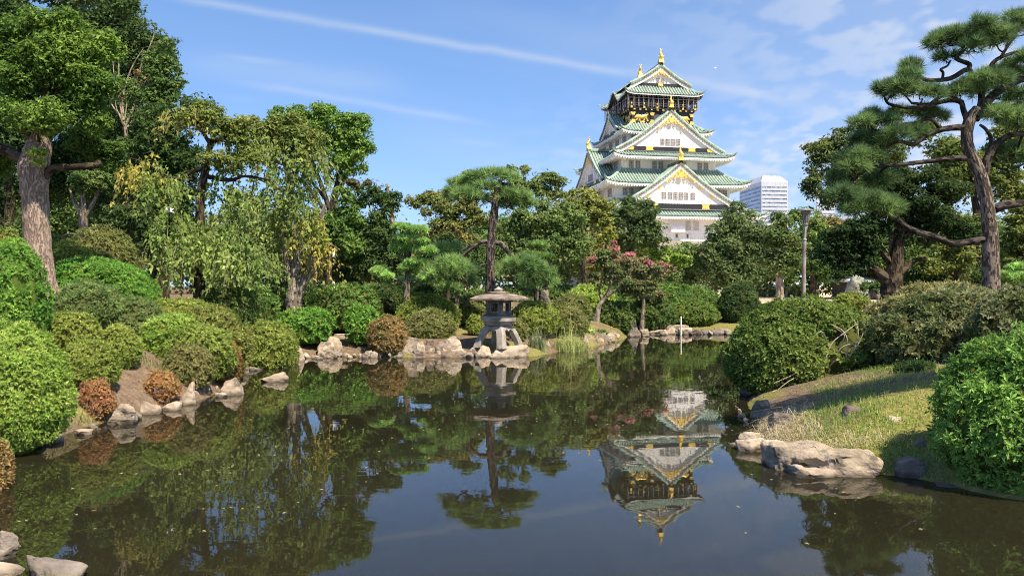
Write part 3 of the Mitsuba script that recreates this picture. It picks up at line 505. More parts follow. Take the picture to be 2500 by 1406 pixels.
        for sgn in (-1, 1):
            if bosses == 2:
                for fr in (.33, .52, .72): c_ = shapely.Point(sgn * w * fr, Z(w * fr) - 1.25).buffer(.34, 3); cput('gold_boss', poly3(c_, .1, vf - .1), 'gold', k, parent=g)
            else:
                q = np.linspace(.76, 1.0, 8) * w; tri = Polygon([(sgn * x, Z(x) - .80) for x in q] + [(sgn * w * 1.0, zb - .1), (sgn * w * .74, zb - .1), (sgn * w * .72, zb + .35)]).buffer(0); cput('gold_corner', poly3(tri, .1, vf - .36), 'gold', k, parent=g)
    for (x, z, a, b, br) in wins or (): window(x, z, a, b, vf - .003, k, br, parent=g)
    rd = rib(np.array([[0, y0 - .1, zp + .30], [0, (y0 + vback) / 2, zp + .26], [0, vback, zp + .30]]), .75, .62); cput('ridge', rd, 'copper_patchy', k, parent=g)
    if finial: cput('gilded_fish', carp(0, y0 + .25, zp + .75, finial), 'gold', k, smooth=40, parent=g)
    return g
def storey(a, b, z0, z1, mat='plaster', name='wall'): return cput(name, box(-a, a, -b, b, z0, z1), mat)
# rampart and storeys
rv = np.array([[-15.6, -15.8, 9.2], [15.6, -15.8, 9.2], [15.6, 15.8, 9.2], [-15.6, 15.8, 9.2], [-20, -20.5, -1.6], [20, -20.5, -1.6], [20, 20.5, -1.6], [-20, 20.5, -1.6]])
cput('stone_base', trimesh.convex.convex_hull(rv), 'rampart')
storey(15.2, 15.4, 9.1, 14.2); storey(12.5, 12.6, 14.2, 21.3); storey(10.35, 10.5, 21.3, 27.0); storey(8.3, 8.5, 27.0, 32.9)
cput('black_storey', box(-6.8, 6.8, -6.9, 6.9, 33.2, 37.25), 'lacquer'); cput('top_storey', box(-6.0, 6.0, -6.0, 6.0, 37.5, 41.2), 'lacquer')
R1 = skirt(12.55, 12.65, 17.7, 17.7, 18.0, 13.9, .9); R2 = skirt(10.4, 10.55, 24.2, 15.5, 16.0, 20.5, 1.0, mat='copper_green')
R3 = skirt(8.35, 8.55, 29.3, 13.1, 13.9, 26.3, .9); R4 = skirt(6.85, 6.95, 34.3, 10.1, 10.1, 32.0, .8); R5 = skirt(5.9, 5.4, 42.8, 8.7, 8.5, 40.2, .85, fascia=.22, bumps=(1, 3), under='lacquer')
gable('front_gable', 13.0, 15.7, 24.4, -16.0, -10.0, 0, [(x, 18.15, .85, 1.35, (3, 4)) for x in (-3.4, -2.1, -.95, .2, 1.35, 2.75)], 2, 1.25, 2.9, 1.0, bosses=2)
gable('upper_front_gable', 11.0, 28.0, 36.0, -11.2, -6.9, 0, [(x, 29.75, .85, 1.25, (3, 4)) for x in (-1.75, -.6, .55, 1.7)], 2, 1.1, 2.5, .8)
gable('top_gable', 6.4, 42.7, 46.7, -5.7, 0, 0, [(-.5, 43.75, .62, .8, (2, 3)), (.5, 43.75, .62, .8, (2, 3))], 1, .75, 3.0, .55)
gable('top_gable', 6.4, 42.7, 46.7, -5.7, 0, 2, None, 1, .75, 3.0, .55)
gable('side_gable', 9.4, 21.9, 29.0, -13.6, -8.6, 1, [(x, 23.5, .7, 1.3, (2, 3)) for x in (-1.1, 0, 1.1)], 2, .9, 2.6, .7)
gable('small_side_gable', 5.4, 33.0, 37.0, -9.0, -6.5, 1, None, 1, 0, 0, .5); gable('small_side_gable', 5.0, 16.6, 20.8, -14.2, -10, 1, None, 1, .6, 1.4, .5)
for x in (-8.2, -6.8, -3.2, -1.8, 3.3, 6.8, 8.2): window(x, 25.0, .95, 1.55, -10.5, 0, (3, 5))
for x in (-10.3, -9.0, 10.2, 11.4): window(x, 19.2, .95, 1.4, -12.6, 0, (3, 5))
for x in (-7.0, -5.9, 5.9, 7.0): window(x, 30.6, .9, 1.4, -8.5, 0, (3, 5))
for x in (-7.3, -6.2, -2.7, -1.6, 1.6, 2.7, 6.2, 7.3): window(x, 30.6, .8, 1.5, -8.3, 1, (2, 5))
for x in (6.6, 7.9, -6.6, -7.9): window(x, 25.0, .85, 1.6, -10.35, 1, (3, 5))
for x in (9.2, 10.4): window(x, 19.2, .85, 1.5, -12.5, 1, (3, 5))
for x in (2.1, 3.8): window(x, 12.3, 1.25, 2.1, -15.4, 0, (6, 1), mat='plaster')
for x, w_ in ((-.4, .5), (1.9, .4)): window(x, 10.2, w_, .75, -15.4, 0, (1, 1))
cput('stone_drop_box', trimesh.convex.convex_hull(np.array([[-2.1, -15.4, 13.4], [1.0, -15.4, 13.4], [-2.0, -16.6, 11.9], [.9, -16.6, 11.9], [-2.0, -16.6, 10.9], [.9, -16.6, 10.9], [-2.0, -15.4, 10.8], [.9, -15.4, 10.8]])), 'plaster')
# the black storey: posts, gilded fittings, tigers, balcony and safety net
for k, half in ((0, 6.9), (1, 6.8)):
    for x in (-6.55, -2.35, 2.35, 6.55):
        pk = cput('post', box(x - .28, x + .28, -half - .18, -half, 34.2, 37.2), 'lacquer', k)
        for z, a in ((36.5, .5), (36.15, .36), (34.55, .5), (34.9, .34)): cput('gold_fitting', box(x - a, x + a, -half - .26, -half - .181, z - .17, z + .17), 'gold', k, parent=pk)
    for x in (-4.45, 4.45): cput('gold_fitting', box(x - .55, x + .55, -half - .12, -half - .003, 34.45, 34.75), 'gold', k)
    for x in np.arange(-6.4, 6.5, 1.28): cput('bracket_cap', box(x - .2, x + .2, -half - .62, -half - .5, 37.0, 37.3), 'gold', k)
    cput('sash_window', box(-1.9, -.2, -half - .05, -half - .003, 34.6, 36.4), 'glass_dark', k); cput('sash_window', box(.2, 1.9, -half - .05, -half - .003, 34.6, 36.4), 'glass_dark', k)
def tiger(x, y, z, s, d):
    def bone(a, b, r, q): return m3.Manifold.batch_hull([m3.Manifold.sphere(r, 14).translate(a), m3.Manifold.sphere(q, 14).translate(b)])
    B = [bone((-.75, 0, .35), (.15, 0, .05), .42, .36), bone((.15, 0, .05), (.85, 0, .22), .36, .44), bone((.95, 0, .25), (1.35, 0, .05), .36, .26), bone((1.35, 0, .05), (1.55, 0, -.05), .24, .14), bone((1.15, 0, .4), (1.2, 0, .56), .1, .05),
         bone((.85, 0, .0), (1.2, 0, -.55), .2, .13), bone((1.2, 0, -.55), (1.45, 0, -.68), .12, .1), bone((.65, 0, 0), (.5, 0, -.6), .2, .13), bone((.5, 0, -.6), (.72, 0, -.72), .12, .1), bone((-.8, 0, .2), (-1.05, 0, -.35), .28, .16), bone((-1.05, 0, -.35), (-1.35, 0, -.68), .14, .1), bone((-1.35, 0, -.68), (-1.1, 0, -.75), .1, .09),
         bone((-.6, 0, .1), (-.45, 0, -.55), .22, .13), bone((-.45, 0, -.55), (-.2, 0, -.72), .12, .1), bone((-1.05, 0, .5), (-1.4, 0, .75), .09, .08), bone((-1.4, 0, .75), (-1.2, 0, 1.0), .08, .07), bone((-1.2, 0, 1.0), (-.9, 0, .95), .07, .06)]
    q = m3.Manifold.batch_boolean(B, m3.OpType.Add).to_mesh(); v = np.array(q.vert_properties[:, :3], float) * [d, .55, 1]; f = np.array(q.tri_verts); return v * s + [x, y, z], f if d > 0 else f[:, ::-1]
cput('gilded_tiger', tiger(-4.5, -6.92, 35.55, 1.0, -1), 'gold', 0, smooth=40); cput('gilded_tiger', tiger(4.5, -6.92, 35.55, 1.0, 1), 'gold', 0, smooth=40); cput('gilded_tiger', tiger(4.5, -6.82, 35.55, 1.0, 1), 'gold', 1, smooth=40)
bal = cput('balcony', cat([box(-7.5, 7.5, -7.6, 7.6, 37.27, 37.5), box(-7.1, 7.1, -7.2, 7.2, 36.85, 37.265)]), 'lacquer')
for k in range(4):
    r_ = [box(-7.55, 7.55, -7.62, -7.48, z, z + .14) for z in (37.9, 38.35, 38.78)] + [box(x - .07, x + .07, -7.6, -7.5, 37.5, 38.78) for x in np.arange(-7.2, 7.3, .9)]
    cput('railing', cat(r_), 'rail', k, parent=bal)
    for x in (-7.1, -4.3, -1.4, 1.4, 4.3, 7.1): cput('gold_fitting', box(x - .2, x + .2, -7.72, -7.63, 37.35, 37.75), 'gold', k, parent=bal); cput('gold_fitting', box(x - .14, x + .14, -7.7, -7.63, 38.15, 38.5), 'gold', k, parent=bal)
    wr = [box(x - .035, x + .035, -7.98, -7.91, 37.6, 40.1) for x in np.arange(-7.8, 7.9, 1.1)] + [box(-7.9, 7.9, -7.97, -7.92, z - .03, z + .03) for z in (39.4,)]
    cput('net_wires', cat(wr), 'wire', k, parent=bal, st=True)
    cput('top_window_frame', cat([box(-5.9, 5.9, -6.12, -6.003, 38.7, 38.85), box(-5.9, 5.9, -6.12, -6.003, 40.1, 40.3)] + [box(x - .12, x + .12, -6.15, -6.003, 37.6, 40.2) for x in np.arange(-5.8, 5.9, 1.93)]), 'lattice' if k == 0 else 'lacquer', k)

# ------------------------------------------------------------------ office towers far behind
def tower(label, x0, x1, xm, ytop, ybase, d, cap, floors, blue_left=True):
    key = thing('office_tower', label, 'tower'); s = d / F; z0, z1 = -2.0, EYE + (HOR - ytop) * s; wR, wL = (x1 - xm) * s, (xm - x0) * s; dep = 46.0; X = (xm - 1250) * s
    ang = .35; e1 = np.array([math.cos(ang * .3), math.sin(ang * .3)]); L2 = dep; e2x = -wL / L2 + (X / d) ; e2 = unit(np.array([(x0 - 1250) / F * (d + L2) - X, L2])); L2 = np.hypot((x0 - 1250) / F * (d + L2) - X, L2); Wd = wR / e1[0]
    def loc(a, b, z): return np.stack([X + e1[0] * a + e2[0] * b, d + e1[1] * a + e2[1] * b, z + 0 * a], -1)
    def lbox(a0, a1, b0, b1, za, zb_): m = box(a0, a1, b0, b1, za, zb_); v = np.array(m.vertices); return loc(v[:, 0], v[:, 1], v[:, 2]), np.array(m.faces)
    put(part(key, 'shaft'), lbox(0, Wd, 0, L2, z0, z1), 'tower_panel'); put(part(key, 'side_wall'), lbox(-.5, -.02, 1.0, L2 - 1, z0, z1 - 4), 'tower_blue')
    if cap: 
        h = cap * s; c = np.array([[0, 0, z1], [Wd, 0, z1], [Wd, L2, z1], [0, L2, z1], [Wd * .12, 4, z1 + h], [Wd * .78, 4, z1 + h], [Wd * .78, L2 - 4, z1 + h], [Wd * .12, L2 - 4, z1 + h]]); hl = trimesh.convex.convex_hull(c); v = np.array(hl.vertices); put(part(key, 'sloped_top'), (loc(v[:, 0], v[:, 1], v[:, 2]), hl.faces), 'tower_top')
        mast = [tube([loc(np.array(Wd * f_), np.array(8.0), z1 + h - .5), loc(np.array(Wd * f_), np.array(8.0), z1 + h + 4 * q)], [.25, .12], 5) for f_, q in ((.25, 1), (.4, .7), (.6, 1))]
        v, f, u = join(mast); put(stuff(part(key, 'roof_masts')), (v, f), 'wire')
    rng = rg(key)
    for i in range(floors):
        zt = z1 - (12 + i * 9.6) * s
        if zt - 4.5 * s < z0: break
        put(part(key, 'window_band'), joinq([lbox(Wd * a, Wd * (a + .17), -.12, -.02, zt - 3.6 * s, zt) for a in (.02, .21, .40, .59, .78)] if i == 0 else [lbox(Wd * .03, Wd * .965, -.12, -.02, zt - 3.2 * s, zt)]), 'tower_glass')
        put(part(key, 'side_window_band'), lbox(-.62, -.52, 2, L2 - 2, zt - 4.2 * s, zt), 'tower_glass')
tower('pale glass office tower with a sloped white top right of the castle', 1806, 1926, 1859, 443, 560, 620, 15, 12)
tower('small sliver of a far office block between castle trees and dark pine', 1993, 2040, 1995, 489, 560, 700, 0, 5)

# ------------------------------------------------------------------ stone lantern on its flat rock
def loft(rings):
    """Hull of each pair of neighbouring convex rings, joined."""
    return m3.Manifold.batch_boolean([m3.Manifold.hull_points(np.vstack([rings[i], rings[i + 1]]).astype(np.float32)) for i in range(len(rings) - 1)], m3.OpType.Add)
def ring(n, r, z, rot=0.0): a = np.arange(n) * 2 * np.pi / n + rot; return np.stack([r * np.cos(a), r * np.sin(a), 0 * a + z], 1)
def mesh_of(m): q = m.to_mesh(); return np.array(q.vert_properties[:, :3], float), np.array(q.tri_verts)
LD = 25.35; ls = LD / F; lx = (1217 - 1250) * ls; lz = lambda py: EYE + (HOR - py) * ls; LZ = lz(847)
LK = thing('stone_lantern', 'grey stone snow-viewing lantern with a broad roof on four arched legs at the pond edge', 'stone lantern')
RT = math.radians(-80)                                    # a corner towards the viewer, a little to the right
sq = lambda r, z: ring(4, r * ls, z, RT)
prof_o = [(63, 0), (57, .28), (50, .55), (42, .80), (36, .93), (32, 1.0)]; Hh = lz(793) - LZ
outer = loft([sq(r, LZ + t * Hh) for r, t in prof_o]); inner = loft([sq(r - 13, LZ - .05 + t * (Hh - .02)) for r, t in ((62, -.03), (56, .28), (48, .55), (38, .78), (28, .87))])
arches = []
for q in (0, 1):
    a = RT + math.pi / 4 + q * math.pi / 2; wb = 26.5 * ls; w = 16.5 * ls; hh = Hh * .60
    def lobe(cx): return [(cx + .52 * w * math.cos(t), hh + .25 * w + .42 * w * math.sin(t)) for t in np.linspace(0, math.pi, 10)]
    shp = shapely.union_all([Polygon([(-wb * 1.06, -.1), (wb * 1.06, -.1), (wb, 0), (wb * .9, hh * .5), (w, hh + .25 * w), (-w, hh + .25 * w), (-wb * .9, hh * .5), (-wb, 0)]), Polygon(lobe(-.49 * w) ), Polygon(lobe(.49 * w))]); xy = np.array(shapely.geometry.polygon.orient(shp).exterior.coords)[:-1]
    c = m3.CrossSection([xy]).extrude(4.0).translate((0, 0, -2.0)).rotate((90, 0, 0)).rotate((0, 0, math.degrees(a) + 90)); arches.append(c.translate((0, 0, LZ)))
legs = outer - inner - arches[0] - arches[1]
def lput(name, m, mat='granite', smooth=30): v, f = mesh_of(m); return put(part(LK, name), (v + [lx, LD, 0], f), mat, smooth=smooth)
quad = [m3.Manifold.cube((6, 6, 6), True).translate((3.0, 0, 0)).rotate((0, 0, math.degrees(RT) + 90 * i)) for i in range(4)]
for i in range(4):
    wedge = m3.Manifold.hull_points(np.array([[0, 0, -1], [0, 0, 5]] + [[4 * math.cos(RT + i * math.pi / 2 + e), 4 * math.sin(RT + i * math.pi / 2 + e), z] for e in (-math.pi / 4, math.pi / 4) for z in (-1, 5)] + [[6 * math.cos(RT + i * math.pi / 2), 6 * math.sin(RT + i * math.pi / 2), z] for z in (-1, 5)], np.float32))
    lput('leg', legs ^ wedge)
hx = lambda r, py: ring(6, r * ls, lz(py), RT)
lput('platform', loft([hx(33, 793), hx(40, 784.5), hx(45.5, 783), hx(45.5, 772.5), hx(43.5, 771)]))
lput('lotus_ring', loft([hx(38, 771), hx(38.5, 769), hx(35, 767.5)]), 'granite_dark')
lb = loft([hx(33, 767.4), hx(32.5, 731)]) - loft([hx(24, 765), hx(24, 733)])
for i in range(3):
    a = math.degrees(RT) + 30 + 60 * i; c = m3.Manifold.cube((4, 20 * ls, 22 * ls), True).rotate((0, 0, a)).translate((0, 0, lz(749.5))); lb = lb - c
lput('light_box', lb, 'granite_dark')
for i in range(6):
    a = math.degrees(RT) + 30 + 60 * i
    fr = (m3.Manifold.cube((3 * ls, 22 * ls, 24 * ls), True) - m3.Manifold.cube((9 * ls, 18.2 * ls, 20.2 * ls), True)).translate((27.7 * ls, 0, 0)).rotate((0, 0, a)).translate((0, 0, lz(749.5))); lput('window_frame', fr, 'granite')
lput('roof', loft([hx(74, 731), hx(80, 732.5), hx(81, 728.5), hx(64, 722), hx(46, 718.5), hx(26, 717)]) , 'granite_dark', 25)
lput('roof_cap', loft([ring(16, r * ls, lz(y)) for r, y in ((22, 717), (27, 715.5), (27, 713.5), (14, 711.5), (8, 710.5))]), 'granite_dark')
lput('finial', loft([ring(14, r * ls, lz(y)) for r, y in ((9, 711), (11, 707), (9, 704.5), (4, 702.5), (1, 699))]), 'granite')

# ------------------------------------------------------------------ street lamp, bird, posts
D_ = 40.0; s_ = D_ / F; KX = lambda px: (px - 1250) * s_; KZ = lambda py: EYE + (HOR - py) * s_
SL = thing('street_lamp', 'grey park lamp on a tall post with flared glass head behind the clipped dome shrub', 'street lamp'); b = at(1961.5, 725, D_); gz0 = gh(b[0], D_)
put_tube(part(SL, 'post'), tube([[b[0], D_, gz0 - .1], [KX(1963), D_, KZ(640)], [KX(1964.5), D_, KZ(585)]], [5.2 * s_, 4.2 * s_], 14), 'lamp_metal')
put_tube(part(SL, 'upper_post'), tube([[KX(1964.5), D_, KZ(586)], [KX(1966.5), D_, KZ(551)]], [3.2 * s_, 3.0 * s_], 14), 'lamp_metal')
put_tube(part(SL, 'collar'), tube([[KX(1964.4), D_, KZ(588)], [KX(1964.6), D_, KZ(583)]], [5.0 * s_, 5.0 * s_], 14), 'lamp_metal')
put_tube(part(SL, 'head_base'), tube([[KX(1966.5), D_, KZ(552)], [KX(1966.7), D_, KZ(549)], [KX(1966.8), D_, KZ(545)]], [3.5 * s_, 6.0 * s_, 6.0 * s_], 14), 'lamp_metal')
put_tube(part(SL, 'glass_shade'), tube([[KX(1966.8), D_, KZ(545.2)], [KX(1967.5), D_, KZ(516)]], [5.8 * s_, 11.0 * s_], 16), 'lamp_glass')
for i in range(10):
    a = i * math.pi / 5; put_tube(part(SL, 'shade_rib'), tube([[KX(1966.8) + 6.1 * s_ * math.cos(a), D_ + 6.1 * s_ * math.sin(a), KZ(545.5)], [KX(1967.5) + 11.3 * s_ * math.cos(a), D_ + 11.3 * s_ * math.sin(a), KZ(515.8)]], [.8 * s_, .8 * s_], 5, 2), 'lamp_metal')
put(part(SL, 'cap'), tuple(np.array(x) for x in (lambda m: (m[0] + [KX(1966.5), D_, 0], m[1]))(mesh_of(loft([ring(20, r * s_, KZ(y)) for r, y in ((12, 516), (17.5, 515), (17.5, 512.6), (10, 510.8))])))), 'lamp_metal', smooth=30)
def bird(name, label, p, L, mat, fly=False, rot=0.0):
    k = thing(name, label, 'bird'); S = lambda c, r: m3.Manifold.sphere(r, 12).translate(c); H = m3.Manifold.batch_hull
    body = m3.Manifold.batch_boolean([H([S((-.18, 0, .30), .13), S((.15, 0, .42), .14)]), H([S((.15, 0, .42), .12), S((.26, 0, .60), .09)]), H([S((.27, 0, .60), .09), S((.42, 0, .57), .02)]), H([S((-.2, 0, .28), .09), S((-.55, 0, .16), .03)])], m3.OpType.Add)
    M = trimesh.transformations.rotation_matrix(rot, [0, 0, 1])[:3, :3]; w = lambda m: (lambda q: ((q[0] @ M.T) * L + p, q[1]))(mesh_of(m)); put(part(k, 'body'), w(body), mat, smooth=50)
    if fly:
        for sgn in (-1, 1): put(part(k, 'wing'), w(H([S((.12, .08 * sgn, .42), .05), S((-.15, .08 * sgn, .40), .04), S((.02, .55 * sgn, .72), .025), S((-.30, .85 * sgn, .66), .012)])), mat, smooth=50)
    else:
        for sgn in (-1, 1): put(part(k, 'leg'), w(H([S((-.02, .06 * sgn, .25), .025), S((.0, .06 * sgn, 0.0), .02)])), mat)
        for sgn in (-1, 1): put(part(k, 'wing'), w(H([S((.12, .13 * sgn, .40), .05), S((-.2, .11 * sgn, .28), .06), S((-.42, .05 * sgn, .20), .02)])), mat, smooth=50)
bird('bird', 'black bird perched on the cap of the park lamp', np.array([KX(1979), D_, KZ(512.8)]), .33, 'feather_dark', rot=2.4)
bird('flying_bird', 'white bird flying before the dark wood at the left', at(413, 523, 21.0), .24, 'feather_white', True, rot=3.3)
bird('flying_bird', 'tiny pale bird high in the blue sky beside the castle roof', at(1748, 170, 90.0), .34, 'feather_white', True, rot=.4)
wp0 = at(1662, 817, 36.2); k = thing('marker_pole', 'thin white pole standing in the pond near the far shore', 'pole'); put_tube(part(k, 'shaft'), tube([[wp0[0], 36.2, -.4], [wp0[0] + .01, 36.2, EYE + (HOR - 775) / F * 36.2]], [.040, .040], 10), 'white_paint')
put(part(k, 'cap'), trimesh.creation.icosphere(1, .045).apply_translation([wp0[0] + .01, 36.2, EYE + (HOR - 775) / F * 36.2]), 'white_paint', smooth=True)
wp1 = at(814, 690, 44.0); k = thing('white_post', 'white post behind the weeping tree seen between leaves', 'post'); put_tube(part(k, 'shaft'), tube([[wp1[0], 44, gh(wp1[0], 44.) - .1], [wp1[0], 44, EYE + (HOR - 525) / F * 44]], [.085, .085], 12), 'white_paint')
put(part(k, 'base'), box(wp1[0] - .2, wp1[0] + .2, 43.8, 44.2, gh(wp1[0], 44.) - .1, gh(wp1[0], 44.) + .25), 'white_paint')

# ------------------------------------------------------------------ low buildings seen between the trunks
def shed(label, px0, px1, py0, py1, d, wall, roof_col, n=3):
    k = thing('garden_building', label, 'building'); x0, x1 = (px0 - 1250) / F * d, (px1 - 1250) / F * d; z1 = EYE + (HOR - py0) / F * d; z0 = .8; rr = (z1 - z0) * .22
    def c_(m, col): v = np.array(m.vertices); return dict(mesh=(v, np.array(m.faces)), mat='flat', color=np.tile(col, (len(v), 1)))
    put(part(k, 'wall'), **c_(box(x0 + .3, x1 - .3, d + .3, d + 5, z0, z1 - rr), wall))
    m = trimesh.convex.convex_hull(np.array([[x0 - .4, d - .3, z1 - rr], [x1 + .4, d - .3, z1 - rr], [x0 - .4, d + 5.6, z1 - rr], [x1 + .4, d + 5.6, z1 - rr], [x0, d + 2.6, z1], [x1, d + 2.6, z1]])); put(part(k, 'roof'), **c_(m, roof_col))
    for i in range(n):
        a = x0 + .6 + (x1 - x0 - 1.2) * (i + .15) / n; e = x0 + .6 + (x1 - x0 - 1.2) * (i + .85) / n; put(part(k, 'window'), **c_(box(a, e, d + .24, d + .297, z0 + (z1 - rr - z0) * .35, z0 + (z1 - rr - z0) * .8), (.08, .09, .10)))
shed('white low building glimpsed under the trees left of the layered pine', 800, 960, 645, 700, 72, (.75, .77, .78), (.55, .57, .58), 5)
shed('white tent-like kiosk row behind the trunks right of the round dark hedge', 1835, 2010, 690, 720, 76, (.72, .73, .75), (.70, .68, .66), 6)
shed('dark timber shelter with pale eaves behind the upright green stone', 2085, 2200, 672, 720, 62, (.06, .05, .05), (.42, .42, .42), 3)

# ------------------------------------------------------------------ palettes (two hues, balance)
BRI = ((.10, .25, .025), (.20, .36, .04), .4); LIM = ((.21, .33, .035), (.32, .42, .06), .45); OLV = ((.18, .24, .03), (.28, .33, .05), .45); OLB = ((.15, .185, .04), (.23, .23, .07), .4)
DRK = ((.040, .085, .024), (.095, .15, .035), .38); MID = ((.075, .145, .03), (.16, .225, .045), .4); GRN = ((.085, .17, .03), (.16, .26, .04), .4); YEL = ((.22, .25, .03), (.40, .32, .04), .4); ORG = ((.42, .19, .07), (.36, .28, .08), .42)
RED = ((.16, .14, .03), (.34, .15, .05), .35); RST = ((.20, .17, .05), (.36, .22, .07), .45); PIN = ((.11, .19, .05), (.21, .30, .075), .42); PDK = ((.07, .125, .042), (.145, .22, .06), .38); PPL = ((.19, .31, .07), (.31, .43, .11), .45); WPG = ((.14, .21, .035), (.23, .30, .06), .4); HED = ((.11, .14, .04), (.28, .28, .12), .35)
PNK = ((.42, .11, .13), (.40, .19, .17), .45)
# ------------------------------------------------------------------ shoreline stones (label, foot px, foot py, width, height, stone)
ROCKS = [
 ('broad tan boulder at the left bank under the orange shrub', 292, 1041, 92, 56, 'rock_tan'), ('tan boulder right of the broad left bank boulder', 366, 1016, 58, 38, 'rock_tan'), ('low tan stone in the row on the left bank', 419, 1004, 54, 24, 'rock_tan'),
 ('steep pointed tan boulder beside the rounder orange shrub', 454, 990, 62, 58, 'rock_tan'), ('small tan stone between the two left bank boulders', 328, 1028, 36, 22, 'rock_tan'), ('rounded pale boulder under the twiggy shrub', 566, 966, 62, 44, 'rock_tan'),
 ('small flat stone beside the rounded pale boulder', 540, 972, 34, 14, 'rock_tan'), ('angular pale stone below the reddish shrub', 594, 912, 34, 34, 'rock_tan'), ('flat thin stone lying in the water near the left shore', 622, 906, 44, 12, 'rock_grey'),
 ('grey stone behind the flat thin stone at the left shore', 612, 898, 36, 20, 'rock_grey'), ('lone pale islet stone in the water', 670, 934, 72, 26, 'rock_tan'), ('long flat tan slab under the clipped shrub', 650, 893, 82, 20, 'rock_tan'),
 ('large wedge-shaped tan boulder left of the landing step', 712, 885, 74, 44, 'rock_tan'), ('small tan stone right of the wedge boulder', 746, 876, 30, 14, 'rock_tan'), ('pale triangular boulder left of the landing step', 795, 872, 54, 38, 'rock_tan'),
 ('grey pointed stone behind the triangular pale boulder', 796, 850, 34, 40, 'rock_grey'), ('rounded tan boulder right of the triangular pale boulder', 818, 866, 46, 44, 'rock_tan'), ('long low tan stone at the landing step', 870, 864, 84, 18, 'rock_tan'),
 ('dark stone in the shade under the reddish shrub', 920, 862, 38, 24, 'rock_dark'), ('second dark stone in the shade under the reddish shrub', 968, 866, 34, 20, 'rock_dark'), ('squarish pale boulder on the shore left of the lantern', 1002, 867, 48, 44, 'rock_tan'),
 ('tan stone between the squarish boulder and dark stone', 1030, 866, 28, 34, 'rock_tan'), ('small pale stone in front of the dark one', 1056, 870, 26, 20, 'rock_tan'), ('brown black angular stone left of the lantern', 1076, 862, 36, 32, 'rock_dark'),
 ('dark rounded stone on top of the shore stones', 1050, 846, 24, 18, 'rock_dark'), ('tan rough stone behind the low pale wedge', 1108, 858, 48, 38, 'rock_tan'), ('low pale wedge stone at the water left of the lantern', 1116, 872, 62, 24, 'rock_tan'),
 ('small tan stone right of the brown black stone', 1088, 868, 26, 18, 'rock_tan'), ('tan stone left of the lantern slab', 1152, 872, 34, 24, 'rock_tan'), ('tan stone touching the lantern slab', 1186, 873, 44, 30, 'rock_tan'),
 ('brown upright boulder right of the lantern', 1298, 826, 38, 44, 'rock_dark'), ('grey tan upright boulder right of the brown one', 1336, 832, 44, 42, 'rock_grey'), ('pale stone among reeds under the brown boulder', 1308, 842, 36, 22, 'rock_tan'),
 ('pale leaning stone right of the reeds', 1426, 838, 34, 22, 'rock_tan'), ('low wide pale stone right of the reeds', 1462, 831, 36, 14, 'rock_tan'), ('small pointed pale stone right of the low wide one', 1489, 830, 28, 18, 'rock_tan'), ('small round stone behind the pale pointed one', 1451, 823, 20, 12, 'rock_tan'), ('tiny round stone above the low wide pale stone', 1474, 822, 16, 10, 'rock_tan'),
 ('large dark dome boulder with pale foot on the far shore', 1545, 823, 66, 56, 'rock_grey'), ('pale stone at the right foot of the dome boulder', 1574, 822, 24, 20, 'rock_tan'),
 ('mossy rounded stone at the right shore under the dome shrub', 1858, 1022, 60, 46, 'rock_grey'), ('grey stone in the shade left under the dome shrub', 1826, 968, 46, 34, 'rock_dark'), ('round brown grey stone before the dry grass', 1908, 1048, 76, 46, 'rock_grey'),
 ('flat stone at the water left of the long boulder', 1842, 1086, 84, 30, 'rock_tan'), ('thin wet stone at the tip of the right shore', 1790, 1086, 36, 8, 'rock_tan'), ('small flat stone behind the flat water stone', 1880, 1072, 40, 16, 'rock_tan'), ('broad flat stone left end of the long boulder', 1846, 1110, 112, 42, 'rock_tan'),
 ('grey shaded stone right of the long boulder', 2222, 1170, 104, 56, 'rock_grey'), ('flat dark slab at the water under the right bush', 2318, 1192, 96, 16, 'rock_grey'),
 ('half buried tan stone on the grass right', 2184, 1036, 40, 22, 'rock_tan'), ('flat tan stone sunk in the grass', 2246, 1050, 52, 12, 'rock_tan'), ('shaded round stone under the right bush', 2298, 1120, 52, 36, 'rock_grey'), ('shaded stone at the grass edge', 2248, 1100, 36, 30, 'rock_grey'),
 ('pinkish stone in the lower left corner', 6, 1372, 60, 78, 'rock_grey'), ('pale flat stone in the lower left corner', 16, 1424, 170, 64, 'rock_tan'), ('wide grey boulder at the bottom left', 125, 1440, 190, 80, 'rock_grey'), ('grey stone just showing at the bottom edge', 330, 1428, 84, 26, 'rock_grey'),
 ('low tan stone at the shaded left bank', 205, 1064, 56, 18, 'rock_tan'), ('tan stone at the foot of the big left bush', 130, 1084, 52, 22, 'rock_tan'), ('small tan stone on the left bank edge', 172, 1056, 26, 12, 'rock_tan'), ('thin tan stone on the left bank edge', 226, 1046, 34, 12, 'rock_tan'), ('dark wet stone under the big left bush', 92, 1092, 46, 22, 'rock_dark'),
 ('small pale stone lying on the bare path', 338, 938, 20, 8, 'rock_tan'), ('white stone on the shaded grass right', 2236, 998, 22, 9, 'rock_tan')]
for i, r in enumerate(ROCKS): rock(r[0], *r[1:6], name='boulder' if r[3] > 44 else 'stone', cat_='rock', sink=.6, n=8 + i % 9, dp=.8 + .3 * ((i * 7) % 5) / 5)
rock('big flat pale slab under the stone lantern', 1238, 876, 128, 34, 'rock_tan', name='boulder', dp=.95, sink=.6, flat=.6, n=26)
rock('flat pale stone under the left legs of the lantern', 1172, 862, 70, 18, 'rock_tan', name='boulder', dp=1.3, sink=.8, flat=.6, n=24)
